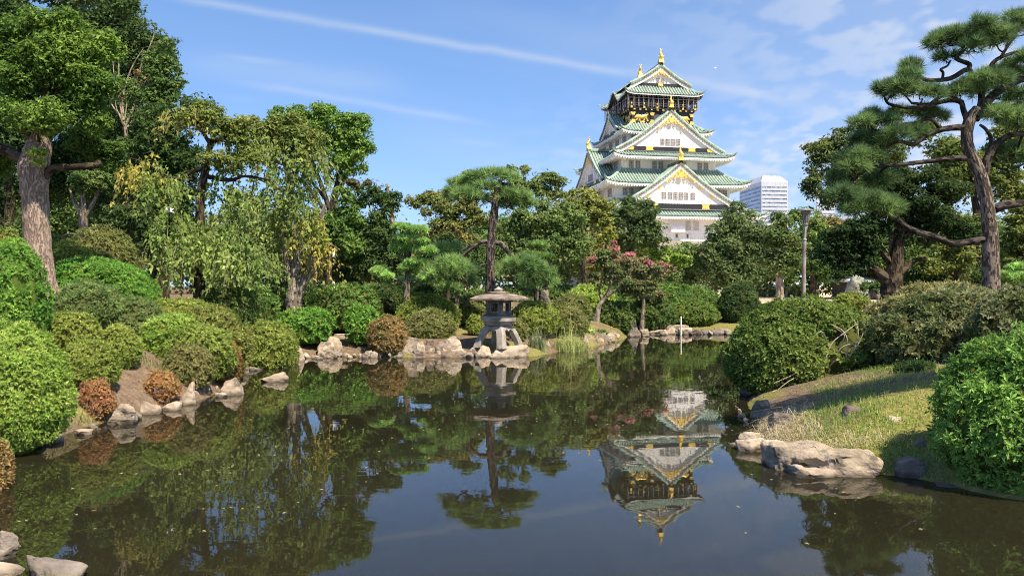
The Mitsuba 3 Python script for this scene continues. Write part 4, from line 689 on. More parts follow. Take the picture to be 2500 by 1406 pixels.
def long_boulder():
    k = thing('boulder', 'long sunlit pale boulder at the right bank', 'rock'); r_ = rg(k); hs = []
    for (x, y, d, w, h, dp) in ((1915, 1140, 9.75, 90, 70, .30), (1950, 1155, 9.55, 130, 78, .34), (2010, 1165, 9.4, 170, 74, .36), (2070, 1170, 9.3, 170, 78, .38), (2125, 1172, 9.3, 120, 72, .36), (1990, 1180, 9.2, 110, 40, .28)):
        D = sphere_dirs(22, r_); s = d / F; E = np.sign(D) * np.abs(D) ** .6; c = at(x, y - h, d); hh = c[2] + .12; hs.append(m3.Manifold.hull_points((E * np.array([w * s / 2, dp, hh * .5]) * r_.uniform(.85, 1.05, (22, 1)) + [c[0], d + dp * .6, c[2] - hh * .5]).astype(np.float32)))
    m = m3.Manifold.batch_boolean(hs, m3.OpType.Add).refine_to_length(.045).to_mesh(); tm = trimesh.Trimesh(np.array(m.vert_properties[:, :3], float), np.array(m.tri_verts)); trimesh.smoothing.filter_taubin(tm, iterations=12); V = np.array(tm.vertices)
    cr = np.abs(meshkit.fbm(V * [2.0, 3, 5] + 4, 3, 8) - .5); V = V + np.array(tm.vertex_normals) * (.055 * (meshkit.fbm(V * [3.0, 3, 4.5] + 7, 4, 3) - .5) * 2 - .03 * np.maximum(0, .07 - cr) / .07)[:, None]; put(k, (V, np.array(tm.faces)), 'rock_tan', smooth=42)
long_boulder()
rock('upright pale green standing stone beyond the dome shrub', 2092, 716, 60, 46, 'rock_green', name='standing_stone', d=46, dp=.5, sink=.4, n=11, rot=.1)
rock('pinkish upright stone under the camellia tree', 2146, 728, 20, 44, 'rock_grey', name='standing_stone', d=38, dp=.6, sink=.4, n=14)
rock('reddish upright stones under small pines right of the lantern', 1334, 733, 26, 24, 'rock_grey', name='standing_stone', d=31, dp=.6, sink=.4)
rock('brown block of stone seen between the lantern legs', 1250, 843, 22, 24, 'rock_dark', name='stone', d=26.8)
rock('dark weathered stump-like stone on the grass mound', 2076, 1014, 66, 26, 'rock_dark', name='stone', flat=.3)
rng = np.random.default_rng(5)
ORD = ['first', 'second', 'third', 'fourth', 'fifth', 'sixth', 'seventh', 'eighth', 'ninth', 'tenth', 'eleventh', 'twelfth', 'thirteenth', 'fourteenth', 'fifteenth', 'sixteenth', 'seventeenth', 'eighteenth', 'nineteenth', 'twentieth', 'twenty-first', 'twenty-second', 'twenty-third', 'twenty-fourth', 'twenty-fifth', 'twenty-sixth']
for ax, ay, bx, by, cnt, lab, grp in ((770, 878, 985, 874, 18, 'from the left along the landing step shore', 'small stones edging the landing step shore'), (1000, 870, 1190, 874, 22, 'right of the squarish pale boulder towards the lantern', 'small stones filling between the boulders left of the lantern'), (1310, 850, 1520, 826, 16, 'right of the lantern slab towards the dome boulder', 'small stones edging the shore right of the lantern'),
                                      (240, 1058, 620, 915, 24, 'from the near end along the left bank edge', 'small stones along the left bank edge'), (1800, 1000, 1850, 1092, 10, 'from the dome shrub along the right bank edge', 'small wet stones along the right bank edge'), (1590, 819, 1790, 818, 14, 'from the left along the far right shore', 'small edging stones along the far right shore')):
    for i in range(cnt):
        t = (i + rng.uniform(-.3, .3)) / cnt; w = rng.uniform(12, 26); c_ = int(rng.integers(0, 4)); rock(f"{ORD[i]} small {['tan', 'tan', 'grey', 'dark'][c_]} stone {lab}", ax + (bx - ax) * t, ay + (by - ay) * t - rng.uniform(-1, 7), w, w * rng.uniform(.4, .8), ['rock_tan', 'rock_tan', 'rock_grey', 'rock_dark'][c_], name='shore_stone', group=grp, sink=.7, n=8)
for i, x in enumerate((1590, 1616, 1640, 1672, 1702, 1728, 1752, 1776, 1797)):
    rock(['long flat landing slab at the far shore', 'pale block under the far landing slab', 'second pale block under the far landing slab', 'pale edging stone right of the marker pole', 'grey edging stone below the round hedge', 'second grey edging stone below the round hedge', 'third grey edging stone below the round hedge', 'grey edging stone under the dark round hedge', 'last edging stone before the dome shrub'][i], x, 816 + (i > 2) * 1, 40 if i else 60, [12, 14, 16, 18, 15, 14, 15, 14, 13][i], 'rock_tan' if i < 4 else 'rock_grey', name='stone', d=36.6 + .1 * (i % 3), sink=.8)
st = thing('landing_slab', 'pale stone slab bridging over the far shore stones', 'slab'); a = at(1600, 798, 37.2); put(st, (lambda m: (m[0], m[1]))(mesh_of(m3.Manifold.hull_points(np.array([[a[0] + x, 37.2 + y, z] for x in (-.75, 1.5) for y in (-.2, .9) for z in (.24, .40)] + [[a[0] - .85, 37.5, .32], [a[0] + 1.62, 37.4, .32]], np.float32)))), 'rock_tan')
st = thing('landing_step', 'straight tan stone step behind the shore at the left', 'step'); a = at(872, 842, 27.4); put(st, mesh_of(m3.Manifold.hull_points(np.array([[a[0] + x * 1.0, 27.4 + y, z + gh(a[0], 27.4)] for x in (-.75, .8) for y in (-.2, .3) for z in (-.2, .10)], np.float32))), 'rock_tan')

# ------------------------------------------------------------------ clipped shrubs
def B(name, label, *a, **k):
    a = list(a)
    if name in ('clipped_shrub', 'azalea') and len(a) > 6: a[6] = a[6] * .78; k.setdefault('rough', .035); k.setdefault('lump', .12)
    return bush(name, label, *a, **k)
B('clipped_shrub', 'large bright green clipped shrub at the left edge by the thick trunk', 25, 578, 790, 88, 13.6, BRI, 8.5, dr=1.0)
B('clipped_shrub', 'yellow green clipped shrub behind the bright one at the left edge', 10, 556, 640, 62, 17.5, OLV, 7)
B('clipped_shrub', 'huge bright lime shrub in the left foreground', 32, 778, 1112, 134, 10.6, LIM, 8.4, W=.42, rough=.05, sprig=.08)
B('clipped_shrub', 'small shrub with coppery leaves cut by the left edge in front', -14, 1072, 1232, 42, 8.7, RST, 12)
B('clipped_shrub', 'tall olive hedge mound left of the weeping tree', 250, 545, 660, 96, 22.0, OLB, 7)
B('clipped_shrub', 'low olive shrub behind the thick trunk', 182, 589, 700, 80, 21.0, OLV, 7)
B('clipped_shrub', 'broad vivid green mound right of the thick trunk', 236, 626, 780, 140, 19.4, BRI, 7.5, dens=1.1)
B('soft_shrub', 'soft feathery grey green shrub below the vivid mound', 216, 684, 800, 84, 17.2, ((.13, .20, .05), (.22, .30, .08), .4), 9, W=.25, rough=.10, sprig=.15)
B('soft_shrub', 'thin grey green shrub between olive shrubs', 330, 725, 830, 70, 17.6, ((.13, .19, .05), (.22, .27, .08), .4), 8, W=.35, rough=.10, sprig=.2)
B('clipped_shrub', 'yellow olive shrub in front of the thick trunk', 168, 757, 850, 76, 14.6, OLV, 7.5)
B('clipped_shrub', 'golden olive shrub at the left edge over the lime one', 30, 768, 850, 74, 13.4, OLV, 7.5)
B('clipped_shrub', 'round olive shrub left of the bare path', 210, 826, 965, 84, 13.6, OLV, 7.5)
B('clipped_shrub', 'olive shrub at the top of the bare path', 294, 788, 915, 52, 15.0, OLV, 7.5)
B('clipped_shrub', 'long olive shrub at the back of the left group', 440, 724, 830, 96, 19.6, OLV, 7)
B('clipped_shrub', 'large olive shrub on the slope behind the reddish one', 520, 742, 880, 98, 18.6, ((.16, .20, .035), (.26, .28, .05), .45), 7.5)
B('clipped_shrub', 'bright olive shrub right of the bare path', 420, 762, 900, 82, 17.0, LIM, 7.5, dens=.95)
B('clipped_shrub', 'yellow green shrub in the middle of the slope', 480, 786, 910, 96, 16.8, ((.17, .24, .03), (.26, .32, .05), .45), 7.5)
B('clipped_shrub', 'shrub turning red at the waterside', 548, 820, 925, 46, 17.2, RED, 7.5)
B('clipped_shrub', 'half bare twiggy shrub above the pale boulders', 462, 832, 955, 64, 15.8, ((.17, .19, .04), (.24, .22, .07), .45), 7.5, dens=.72, twigs=24)
B('azalea', 'round orange azalea right on the bare path', 395, 903, 974, 44, None, ORG, 6.5, twigs=14, dens=.7, dd=.05, lump=.3)
B('azalea', 'orange azalea left of the bare path', 236, 924, 1018, 46, None, ((.40, .19, .075), (.35, .27, .085), .45), 7, twigs=16, dens=.62, dd=.05, lump=.35)
B('clipped_shrub', 'green shrub overhanging the flat slab at the shore', 652, 780, 892, 66, 21.8, OLV, 7)
B('clipped_shrub', 'green shrub beside the wedge boulder', 700, 790, 860, 32, 22.9, OLV, 7)
B('clipped_shrub', 'dark shrub beneath the weeping branches', 560, 690, 790, 90, 23.5, MID, 8)
B('camellia_bush', 'bright green bush left of the grey three stemmed trunk', 618, 690, 800, 74, 25.5, GRN, 8.5, rough=.1)
B('camellia_bush', 'fresh green bush at the foot of the grey trunk', 742, 752, 842, 72, 25.8, BRI, 8.5, rough=.12, lump=.22)
B('camellia_bush', 'fresh green bush left of the coppery shrub', 886, 740, 842, 52, 26.2, BRI, 8.5, rough=.12, lump=.22)
B('camellia_bush', 'broad green hedge right of the grey trunk', 838, 690, 800, 100, 28.8, GRN, 8, rough=.10)
B('camellia_bush', 'dark green hedge behind the grey trunk', 700, 672, 780, 84, 30.0, MID, 8, rough=.10)
B('camellia_bush', 'dark hedge right of the broad green hedge', 938, 690, 770, 62, 31.0, DRK, 7.5)
B('camellia_bush', 'dark round bush below the layered pine', 1040, 688, 760, 44, 31.5, DRK, 7.5)
B('azalea', 'coppery brown clipped azalea at the shore', 950, 768, 866, 56, 25.4, RST, 7, twigs=5)
B('clipped_shrub', 'wide green domed shrub behind the brownish one', 1042, 714, 835, 82, 28.6, OLV, 6.5)
B('clipped_shrub', 'brownish green dome left of the lantern', 1050, 752, 848, 64, 27.4, OLB, 6.5, twigs=10)
B('clipped_shrub', 'dark low shrub between domed shrub and lantern', 1140, 720, 800, 56, 30.5, OLB, 6.5)
B('clipped_shrub', 'small round green shrub just left of the lantern legs', 1160, 766, 815, 22, 27.6, OLV, 6.5)
B('clipped_shrub', 'wide clipped shrub just right of the lantern', 1306, 733, 815, 68, 28.4, OLV, 6.5)
B('clipped_shrub', 'lower clipped shrub right of the lantern joining the wide one', 1384, 745, 815, 54, 29.0, OLB, 6.5)
B('clipped_shrub', 'darker dome behind the pair right of the lantern', 1396, 712, 790, 52, 31.0, OLB, 6.5)
B('clipped_shrub', 'bright green clipped hedge under the flowering tree', 1440, 690, 760, 70, 37.5, LIM, 6.5)
B('clipped_shrub', 'small dry shrub behind the right lantern legs', 1268, 778, 815, 24, 27.0, OLB, 6.5)
B('clipped_shrub', 'dark green shrub right of the flowering tree stem', 1590, 715, 805, 60, 37.6, MID, 7, rough=.1)
B('clipped_shrub', 'dark shrub around the flowering tree foot', 1500, 730, 800, 50, 35.0, MID, 7, rough=.1)
B('clipped_shrub', 'rounded green hedge behind the marker pole', 1690, 728, 806, 68, 38.8, ((.11, .19, .03), (.20, .27, .04), .4), 6.5)
B('clipped_shrub', 'tall dark round hedge at the far right shore', 1804, 688, 806, 54, 39.4, DRK, 6.5)
B('clipped_shrub', 'pale flecked hedge behind the rounded green hedge', 1700, 706, 770, 60, 42.0, GRN, 6.5)
B('clipped_shrub', 'low dark hedge behind the big dome shrub', 1880, 738, 800, 70, 33.0, OLV, 6.5)
B('clipped_shrub', 'small clipped hedge before the upright green stone', 2078, 711, 745, 46, 42.0, OLV, 6)
B('dome_shrub', 'very large clipped dome shrub with pale bare branches at the right shore', 1964, 722, 1010, 196, 16.0, ((.10, .17, .025), (.19, .25, .04), .45), 9, dr=.75, dens=1.05, rough=.05, lump=.10, hollow=((2060, 830, 15.0, .36), (2035, 900, 14.95, .30), (2100, 800, 15.1, .26), (1930, 925, 14.9, .2)))
B('hedge', 'shaded loose hedge at the right behind the grass', 2330, 706, 935, 215, 14.6, HED, 9.5, dr=.6, lump=.20, rough=.10, sprig=.15)
B('hedge', 'yellowish hedge top under the leaning pine', 2300, 690, 860, 190, 18.0, ((.18, .18, .05), (.34, .32, .12), .45), 8, dr=.5, lump=.18, rough=.1, sprig=.15)
B('hedge', 'hedge at the right edge under the pine trunk', 2530, 690, 900, 150, 13.2, HED, 10, dr=.7, lump=.2, rough=.10, sprig=.15)
B('broadleaf_bush', 'big glossy bright leaved bush in the right foreground', 2536, 800, 1240, 244, 8.75, ((.11, .22, .03), (.25, .41, .06), .42), 14, W=.34, dr=.8, rough=.08, lump=.15, sprig=.16, dens=1.0)
B('hedge', 'long low dark hedge far behind the layered pines', 900, 690, 750, 260, 46, MID, 7.5, dr=.2, rough=.1)
B('hedge', 'long low green hedge far behind the central pine and lantern', 1300, 694, 755, 220, 47, MID, 7.5, dr=.2, rough=.1)
B('hedge', 'low hedge far behind the flowering tree', 1600, 690, 760, 160, 47, GRN, 7.5, dr=.25, rough=.1)
B('fern_clump', 'dark fern clump in the shade of the right hedge', 2240, 880, 940, 60, 13.3, DRK, 12, W=.25, sprig=.2, rough=.1)
# pale crooked branches on the open side of the dome shrub
rng = np.random.default_rng(3)
for pts in ([(2000, 960), (2012, 890), (2030, 840), (2062, 812), (2092, 790)], [(2050, 930), (2070, 850), (2060, 810), (2030, 792)], [(2010, 950), (1990, 905), (1960, 900), (1935, 915), (1890, 935)], [(2060, 920), (2100, 850), (2125, 830), (2134, 805)], [(2060, 900), (2095, 820), (2085, 780)], [(2030, 870), (2010, 812), (1990, 818)], [(2030, 930), (2045, 860), (2080, 840), (2105, 862)], [(1990, 950), (1975, 915), (1935, 925), (1900, 950)],
            [(2070, 880), (2050, 850), (2062, 820), (2040, 800)], [(2040, 900), (2075, 870), (2105, 820), (2110, 790)], [(2020, 900), (2040, 880), (2060, 882)], [(2090, 850), (2120, 835), (2132, 812)]):
    q = [at(x, y, 15.15 - .25 * math.sin(i / (len(pts) - 1) * 2.2) + .12 * rng.random()) for i, (x, y) in enumerate(pts)]; t_ = tube(q, [.016, .006], 6); put(part('dome_shrub', 'bare_branch'), (t_[0], t_[1]), 'stem', smooth=True, color=np.tile([.56, .49, .39], (len(t_[0]), 1)))

# ------------------------------------------------------------------ trees
TT = tree
# far wood that closes the view
k = fresh('far_wood'); labels[k] = {'label': 'far-off wood closing the view behind the garden trees', 'category': 'wood', 'kind': 'stuff'}; rng = rg(k); Ls = []
for x in range(-420, 2960, 60):
    y = 530 + 30 * math.sin(x * .013) + rng.uniform(-25, 25) - (160 if x < 420 else 0) + (70 if 1560 < x < 1960 else 0); dd = rng.uniform(62, 74); Ls.append(crown_leaves([(x, (y + 720) / 2, 62, (720 - y) / 2 + 20)], dd, rng, MID if rng.random() < .6 else OLB, 11, 2.4, 9, .4)[0])
put_leaves(k, Ls)
# background wood at the left
BL = 'tall dark evergreens of the wood at the left'
TT('evergreen_tree', 'tall dark evergreen whose top reaches out of the frame at the left', 34, [(330, 640), (320, 420), (310, 200)], [16, 12, 6], [(250, 60, 110, 80), (330, 130, 100, 90), (400, 180, 50, 70), (300, 300, 110, 100), (200, 200, 80, 120), (310, 40, 40, 40)], DRK, 9, group=None, auto=6)
TT('evergreen_tree', 'evergreen standing highest right of the big trunk with sparse outer sprays', 31, [(372, 600), (370, 400), (385, 200)], [11, 8, 4], [(395, 160, 46, 60), (425, 230, 32, 42), (370, 230, 55, 70), (440, 200, 18, 20)], MID, 8.5, lai=2.8, auto=9)
TT('evergreen_tree', 'dark rounded evergreen left behind the weeping tree', 29, [(400, 650), (405, 480), (400, 330)], [13, 10, 5], [(390, 330, 80, 80), (330, 430, 90, 90), (440, 420, 70, 100), (400, 530, 100, 70), (480, 270, 55, 50)], ((.035, .08, .018), (.09, .14, .03), .4), 8.5, auto=6)
TT('evergreen_tree', 'dark evergreen deep in the wood behind the big trunk', 36, [(210, 690), (205, 520), (210, 350)], [14, 11, 6], [(210, 380, 100, 90), (120, 430, 90, 90), (290, 480, 80, 80)], DRK, 9, auto=5, bark='bark_grey')
TT('evergreen_tree', 'dark tree at the far left edge behind the trunk', 33, [(30, 690), (22, 500), (20, 300)], [14, 11, 8], [(10, 330, 90, 120), (-30, 480, 70, 110), (60, 560, 60, 60), (20, 130, 80, 110), (-60, 300, 70, 100)], DRK, 9, auto=5)
TT('understory_tree', 'slim forked understory tree in the dark behind the hedge mound', 27, [(202, 620), (206, 540), (202, 470)], [8, 7, 5], [(160, 640, 60, 30), (220, 440, 60, 36), (130, 600, 40, 40)], MID, 8.5, bark='bark_grey', limbs=[([(206, 540), (185, 500), (170, 460)], [5, 3]), ([(206, 535), (235, 480), (250, 430)], [5, 3])], auto=3)
TT('understory_tree', 'dark bushy tree under the wood left of the weeping tree', 27.5, [(300, 660), (300, 560), (310, 500)], [8, 7, 4], [(300, 540, 60, 60), (360, 580, 50, 46), (270, 600, 50, 40)], ((.045, .09, .025), (.10, .15, .04), .4), 8.5, auto=3)
k = TT('bare_tree', 'thin half leafless tree with pale branches rising from the wood at the left', 32, [(312, 560), (308, 330), (300, 300)], [5, 4, 3.4], [(345, 200, 34, 26), (290, 230, 26, 24), (385, 110, 10, 14)], ((.12, .14, .05), (.28, .16, .07), .4), 8, bark='bark_light', lai=.8, auto=2,
   limbs=[([(304, 310), (292, 240), (290, 150)], [3, 1.2]), ([(304, 310), (300, 240), (320, 170), (350, 120)], [3, 1]), ([(306, 310), (330, 250), (338, 180), (372, 100), (380, 62)], [3, .8]), ([(306, 320), (340, 270), (345, 220)], [3, 1]), ([(296, 240), (280, 190), (276, 150)], [1.6, .7]), ([(318, 200), (350, 170), (390, 140)], [1.6, .7]), ([(300, 290), (270, 250), (258, 190)], [2.4, .8])])
TT('evergreen_tree', 'dim green tree filling the gap behind the two weeping trees', 42, [(590, 700), (590, 600), (585, 500)], [10, 8, 5], [(560, 600, 70, 60), (640, 580, 60, 70), (600, 500, 60, 50), (690, 560, 50, 60), (520, 660, 60, 50)], ((.07, .12, .03), (.14, .19, .045), .4), 9, auto=4)
# the big tree at the left
BT = [(108, 752), (100, 690), (92, 600), (86, 500), (84, 410), (98, 350), (108, 300)]
k = TT('big_tree', 'massive broadleaf tree with cracked pale bark trunk at the left', 17.7, BT, [44, 34, 30, 29, 36, 26, 20], [(150, 150, 105, 90), (60, 190, 80, 80), (215, 210, 80, 70), (120, 80, 100, 60), (250, 120, 50, 60), (20, 110, 60, 80), (180, 270, 80, 50), (110, 285, 80, 44, -.8), (40, 280, 60, 46, -.5), (230, 300, 50, 40)], ((.075, .15, .02), (.17, .27, .03), .42), 9.5, bark='bark_pale', limb_bark='bark_dark', lai=4.0, auto=7, fork=.75,
   limbs=[([(100, 360), (60, 300), (30, 230), (10, 170)], [20, 8]), ([(104, 330), (150, 290), (190, 240), (205, 170)], [22, 8]), ([(104, 320), (110, 250), (120, 180)], [16, 6]), ([(95, 440), (130, 412), (180, 408), (238, 404)], [15, 10, 8, 8]), ([(232, 405), (243, 396)], [8, 7]), ([(76, 400), (40, 380), (0, 362), (-40, 360)], [16, 11])],
   extra=[([(85, 372, 32, 20, -.6), (95, 395, 18, 10, -.6)], ((.16, .28, .03), (.30, .38, .05), .5)), ([(-20, 400, 60, 70, 1.0), (270, 380, 56, 44, 2.0), (200, 340, 60, 40, 1.5)], ((.06, .12, .02), (.13, .21, .03), .4))])
TT('broadleaf_tree', 'leafy top of a tree leaning in from beyond the left top corner', 23, [(-60, 690), (-50, 400), (-20, 150)], [20, 16, 8], [(30, 20, 70, 50), (-60, 80, 80, 80), (300, 20, 60, 40), (170, -20, 120, 40)], ((.06, .12, .03), (.15, .20, .05), .4), 9.5, auto=5)
# weeping trees
def weeping(name, label, d, trunk, r, ells, pal, limbs, extra=(), lpx=10, bark='bark_dark', dome_=(), pal2=None):
    key = thing(name, label, 'tree'); rng = rg(key); lv, tw = weep(ells, d, rng, pal, lpx); pp = [lv]
    if dome_: pp.append(crown_leaves(dome_, d, rng, pal2 or pal, lpx * .9, 2.6, 12, .4)[0])
    add_wood(key, trunk, d, r, bark, limbs); put_leaves(part(key, 'crown'), pp)
    for e, p_ in extra: l2, t2 = weep(e, d, rng, p_, lpx); put_leaves(part(key, 'crown'), [l2]); tw += t2
    put_tube(stuff(part(key, 'hanging_twigs')), join(tw), 'bark_grey'); return key
weeping('weeping_tree', 'dark stemmed weeping tree with yellowing hanging curtains of leaves', 23.5, [(486, 742), (488, 600), (490, 480), (505, 400), (515, 340)], [15, 12, 10, 9, 6],
   [(400, 465, 62, 66, -.6), (420, 560, 40, 90, -.8), (520, 620, 110, 96, -.4), (430, 640, 60, 70, -.6), (585, 520, 60, 60), (640, 660, 60, 60, -.2), (545, 480, 50, 70, .3), (460, 590, 34, 70, -.8), (590, 640, 60, 80, -.8)], WPG,
   [([(505, 410), (470, 420), (430, 440), (400, 430)], [6, 2]), ([(500, 430), (560, 440), (600, 430), (660, 440)], [6, 2]), ([(515, 350), (560, 330), (620, 300)], [5, 2]), ([(512, 350), (480, 300), (450, 280), (410, 290)], [5, 2]), ([(470, 440), (410, 430), (360, 400), (315, 385)], [3, 1.5]), ([(486, 620), (540, 600), (600, 620), (640, 640)], [3.5, 1.2]), ([(486, 610), (460, 590), (430, 600)], [3, 1.2])],
   extra=[([(350, 430, 44, 66, -.4), (320, 420, 24, 40, -.4)], YEL), ([(535, 360, 22, 40), (470, 300, 70, 50)], ((.24, .24, .04), (.36, .28, .05), .45))], dome_=[(480, 285, 70, 36), (560, 320, 70, 40), (540, 400, 60, 36), (600, 380, 60, 40)], pal2=((.14, .19, .03), (.23, .25, .05), .42))
weeping('weeping_tree', 'grey three stemmed tree with arching yellow tinged branches', 27.6, [(720, 768), (718, 720), (722, 660), (724, 600), (716, 520), (705, 440), (690, 380)], [22, 18, 11, 10, 8, 7, 4],
   [(700, 380, 90, 80), (620, 360, 70, 80), (750, 420, 56, 80), (680, 480, 80, 90), (640, 560, 60, 90), (740, 520, 56, 80)], ((.14, .21, .035), (.24, .28, .055), .42),
   [([(716, 725), (706, 670), (698, 620), (690, 560), (680, 470)], [9, 8, 6, 4]), ([(724, 735), (745, 680), (762, 630), (780, 560), (792, 500)], [11, 9, 7, 4]), ([(705, 440), (740, 400), (790, 390)], [5, 1.5]), ([(690, 400), (650, 390), (610, 420)], [5, 1.5]), ([(700, 470), (640, 440), (590, 430)], [5, 2]), ([(722, 560), (700, 520), (650, 500)], [5, 2]), ([(780, 560), (800, 590), (830, 610)], [3, 1])],
   extra=[([(785, 600, 22, 90, -.5), (760, 560, 30, 60, -.5), (700, 590, 14, 30, -.5)], YEL), ([(740, 600, 40, 40, -.6)], ((.24, .28, .03), (.36, .34, .04), .5))], lpx=9.5, bark='bark_grey', dome_=[(640, 320, 80, 34), (720, 340, 80, 40), (590, 310, 60, 30), (745, 375, 50, 34), (690, 300, 70, 26)], pal2=((.14, .19, .035), (.23, .25, .05), .42))
# behind them
TT('round_tree', 'fresh green round crowned tree with dark limbs against the sky', 35, [(760, 700), (800, 590), (812, 500), (835, 400)], [12, 10, 8, 5], [(770, 296, 70, 46), (852, 316, 64, 52), (710, 286, 56, 34), (810, 360, 64, 44), (855, 392, 52, 42), (880, 345, 38, 48), (690, 320, 60, 40), (830, 420, 40, 30)], ((.10, .20, .03), (.19, .30, .04), .42), 8.5, limbs=[([(808, 520), (780, 440), (750, 360)], [7, 3]), ([(812, 500), (845, 430), (870, 380)], [6, 3]), ([(806, 540), (770, 480), (700, 400)], [6, 2])], auto=5, lai=3.8)
TT('round_tree', 'dense green hanging foliage tree below the fresh round crown', 32, [(800, 710), (805, 620), (815, 540)], [9, 7, 5], [(850, 520, 40, 46), (800, 560, 60, 50), (850, 590, 46, 40), (840, 480, 36, 30)], GRN, 8, auto=4)
TT('evergreen_tree', 'dark glossy evergreen with russet top left of the orange maple', 33, [(950, 720), (955, 600), (958, 540), (945, 450)], [9, 9, 7, 4], [(900, 480, 44, 34), (945, 490, 44, 40), (900, 560, 56, 50), (960, 590, 60, 50), (880, 620, 60, 60), (940, 650, 60, 50), (860, 680, 50, 30)], DRK, 8, bark='bark_light', auto=5, extra=[([(890, 452, 52, 20, 1.0), (870, 500, 20, 26, .5)], ((.12, .13, .05), (.24, .13, .06), .4))])
TT('maple_tree', 'maple turning orange brown behind the layered pine', 44, [(1090, 720), (1085, 620), (1080, 540)], [9, 7, 4], [(1060, 500, 60, 34), (1120, 510, 60, 34), (1010, 490, 30, 24), (1150, 540, 46, 34), (1090, 555, 60, 34), (1060, 580, 46, 30), (1140, 590, 40, 30)], ((.14, .185, .04), (.25, .215, .055), .40), 7.5, auto=5)
TT('evergreen_tree', 'dark mid height evergreen under the orange maple', 34, [(1085, 730), (1085, 650)], [8, 5], [(1080, 610, 60, 40), (1150, 640, 50, 50), (1110, 660, 60, 40)], DRK, 8, auto=4)
TT('broadleaf_tree', 'pale olive tree with airy top behind the central pine', 48, [(1290, 720), (1280, 560), (1275, 470)], [9, 8, 4], [(1260, 420, 44, 20), (1330, 440, 50, 32), (1290, 460, 60, 36), (1240, 470, 50, 40), (1140, 440, 46, 30), (1120, 470, 30, 30), (1350, 470, 34, 26), (1225, 425, 30, 20)], ((.12, .18, .045), (.21, .25, .065), .42), 8, lai=2.6, auto=9, bark='bark_grey')
TT('broadleaf_tree', 'broad olive green tree filling the middle between pine and keep', 46, [(1330, 720), (1335, 620), (1340, 540)], [10, 8, 5], [(1330, 530, 66, 46), (1270, 540, 50, 46), (1390, 540, 56, 50), (1320, 590, 70, 46), (1400, 600, 60, 46), (1250, 600, 50, 40)], ((.10, .165, .04), (.18, .245, .06), .42), 8, bark='bark_light', auto=6)
TT('broadleaf_tree', 'yellow olive topped tree left in front of the keep', 54, [(1430, 720), (1425, 600), (1420, 520)], [9, 7, 4], [(1420, 480, 50, 26), (1470, 500, 50, 28), (1400, 510, 40, 30), (1440, 530, 60, 36), (1360, 490, 40, 26)], ((.16, .20, .035), (.25, .265, .05), .45), 8, auto=4)
TT('oak_tree', 'dark green oak before the lower left of the keep', 57, [(1530, 720), (1540, 620), (1548, 560)], [9, 8, 5], [(1550, 515, 60, 36), (1500, 530, 50, 36), (1590, 560, 48, 40), (1530, 570, 70, 40), (1480, 570, 40, 34), (1610, 590, 30, 30)], ((.075, .125, .04), (.14, .19, .055), .4), 7.5, auto=6)
TT('small_tree', 'small yellow green tree above the pink blossoms', 50, [(1478, 720), (1478, 640), (1480, 600)], [5, 4, 3], [(1480, 575, 34, 22), (1470, 610, 30, 26), (1460, 640, 40, 30)], ((.22, .24, .03), (.34, .30, .04), .5), 7.5, auto=3)
TT('maple_tree', 'bright green maple right of the pink blossoms', 58, [(1620, 740), (1615, 670), (1610, 630)], [6, 5, 3], [(1590, 605, 50, 20), (1630, 625, 46, 18), (1660, 640, 36, 22), (1600, 640, 50, 22)], ((.16, .27, .03), (.26, .36, .04), .45), 7.5, flat=.5, auto=4)
TT('small_tree', 'light feathery green tree below the keep foot', 60, [(1690, 740), (1690, 680)], [5, 3], [(1690, 650, 40, 40), (1670, 690, 50, 36), (1660, 610, 40, 26), (1700, 610, 36, 20)], ((.11, .18, .05), (.20, .27, .08), .45), 7.5, auto=4)
k = TT('crape_myrtle', 'spreading tree with pink red blossoms over the far shore', 34.5, [(1455, 790), (1462, 750), (1478, 725), (1490, 700), (1505, 670)], [9, 6, 5, 4, 3], [(1490, 640, 46, 30), (1540, 660, 56, 28), (1590, 670, 44, 28), (1470, 680, 40, 30), (1530, 700, 60, 26), (1580, 710, 36, 22)], ((.11, .155, .045), (.20, .18, .07), .42), 7.5, bark='bark_grey', limbs=[([(1478, 725), (1510, 705), (1540, 690), (1570, 670)], [4.5, 1.5]), ([(1470, 735), (1462, 705), (1468, 680)], [4, 1.5]), ([(1490, 700), (1488, 670), (1495, 630)], [3, 1.2])], auto=4, lai=2.6,
   extra=[([(1490, 604, 30, 18), (1445, 640, 22, 14), (1530, 632, 40, 16), (1580, 642, 46, 16), (1625, 655, 30, 16), (1560, 660, 26, 10), (1500, 668, 14, 8)], PNK, 6, 1.3)])
TT('crape_myrtle', 'smaller reddish leaved tree with straight grey stem on the far shore', 36.8, [(1567, 800), (1570, 760), (1572, 725)], [6, 5, 4], [(1570, 705, 40, 24), (1600, 720, 30, 16)], ((.13, .14, .05), (.22, .14, .07), .4), 7, bark='bark_grey', auto=3, lai=2.6)
TT('juniper_tree', 'large dark juniper like tree right of the keep foot', 58, [(1815, 740), (1815, 660), (1812, 590)], [10, 9, 5], [(1790, 540, 46, 46), (1830, 570, 60, 60), (1780, 610, 66, 60), (1860, 620, 50, 60), (1800, 670, 80, 46), (1740, 650, 40, 60), (1890, 560, 40, 50), (1760, 580, 30, 60)], ((.085, .135, .045), (.17, .225, .065), .4), 8, bark='bark_grey', auto=6)
TT('juniper_tree', 'olive green tree just left of the park lamp', 50, [(1905, 740), (1902, 660), (1900, 600)], [10, 8, 4], [(1910, 580, 46, 50), (1900, 640, 50, 46), (1940, 620, 36, 50)], ((.09, .14, .035), (.17, .21, .05), .42), 8, bark='bark_light', auto=4)
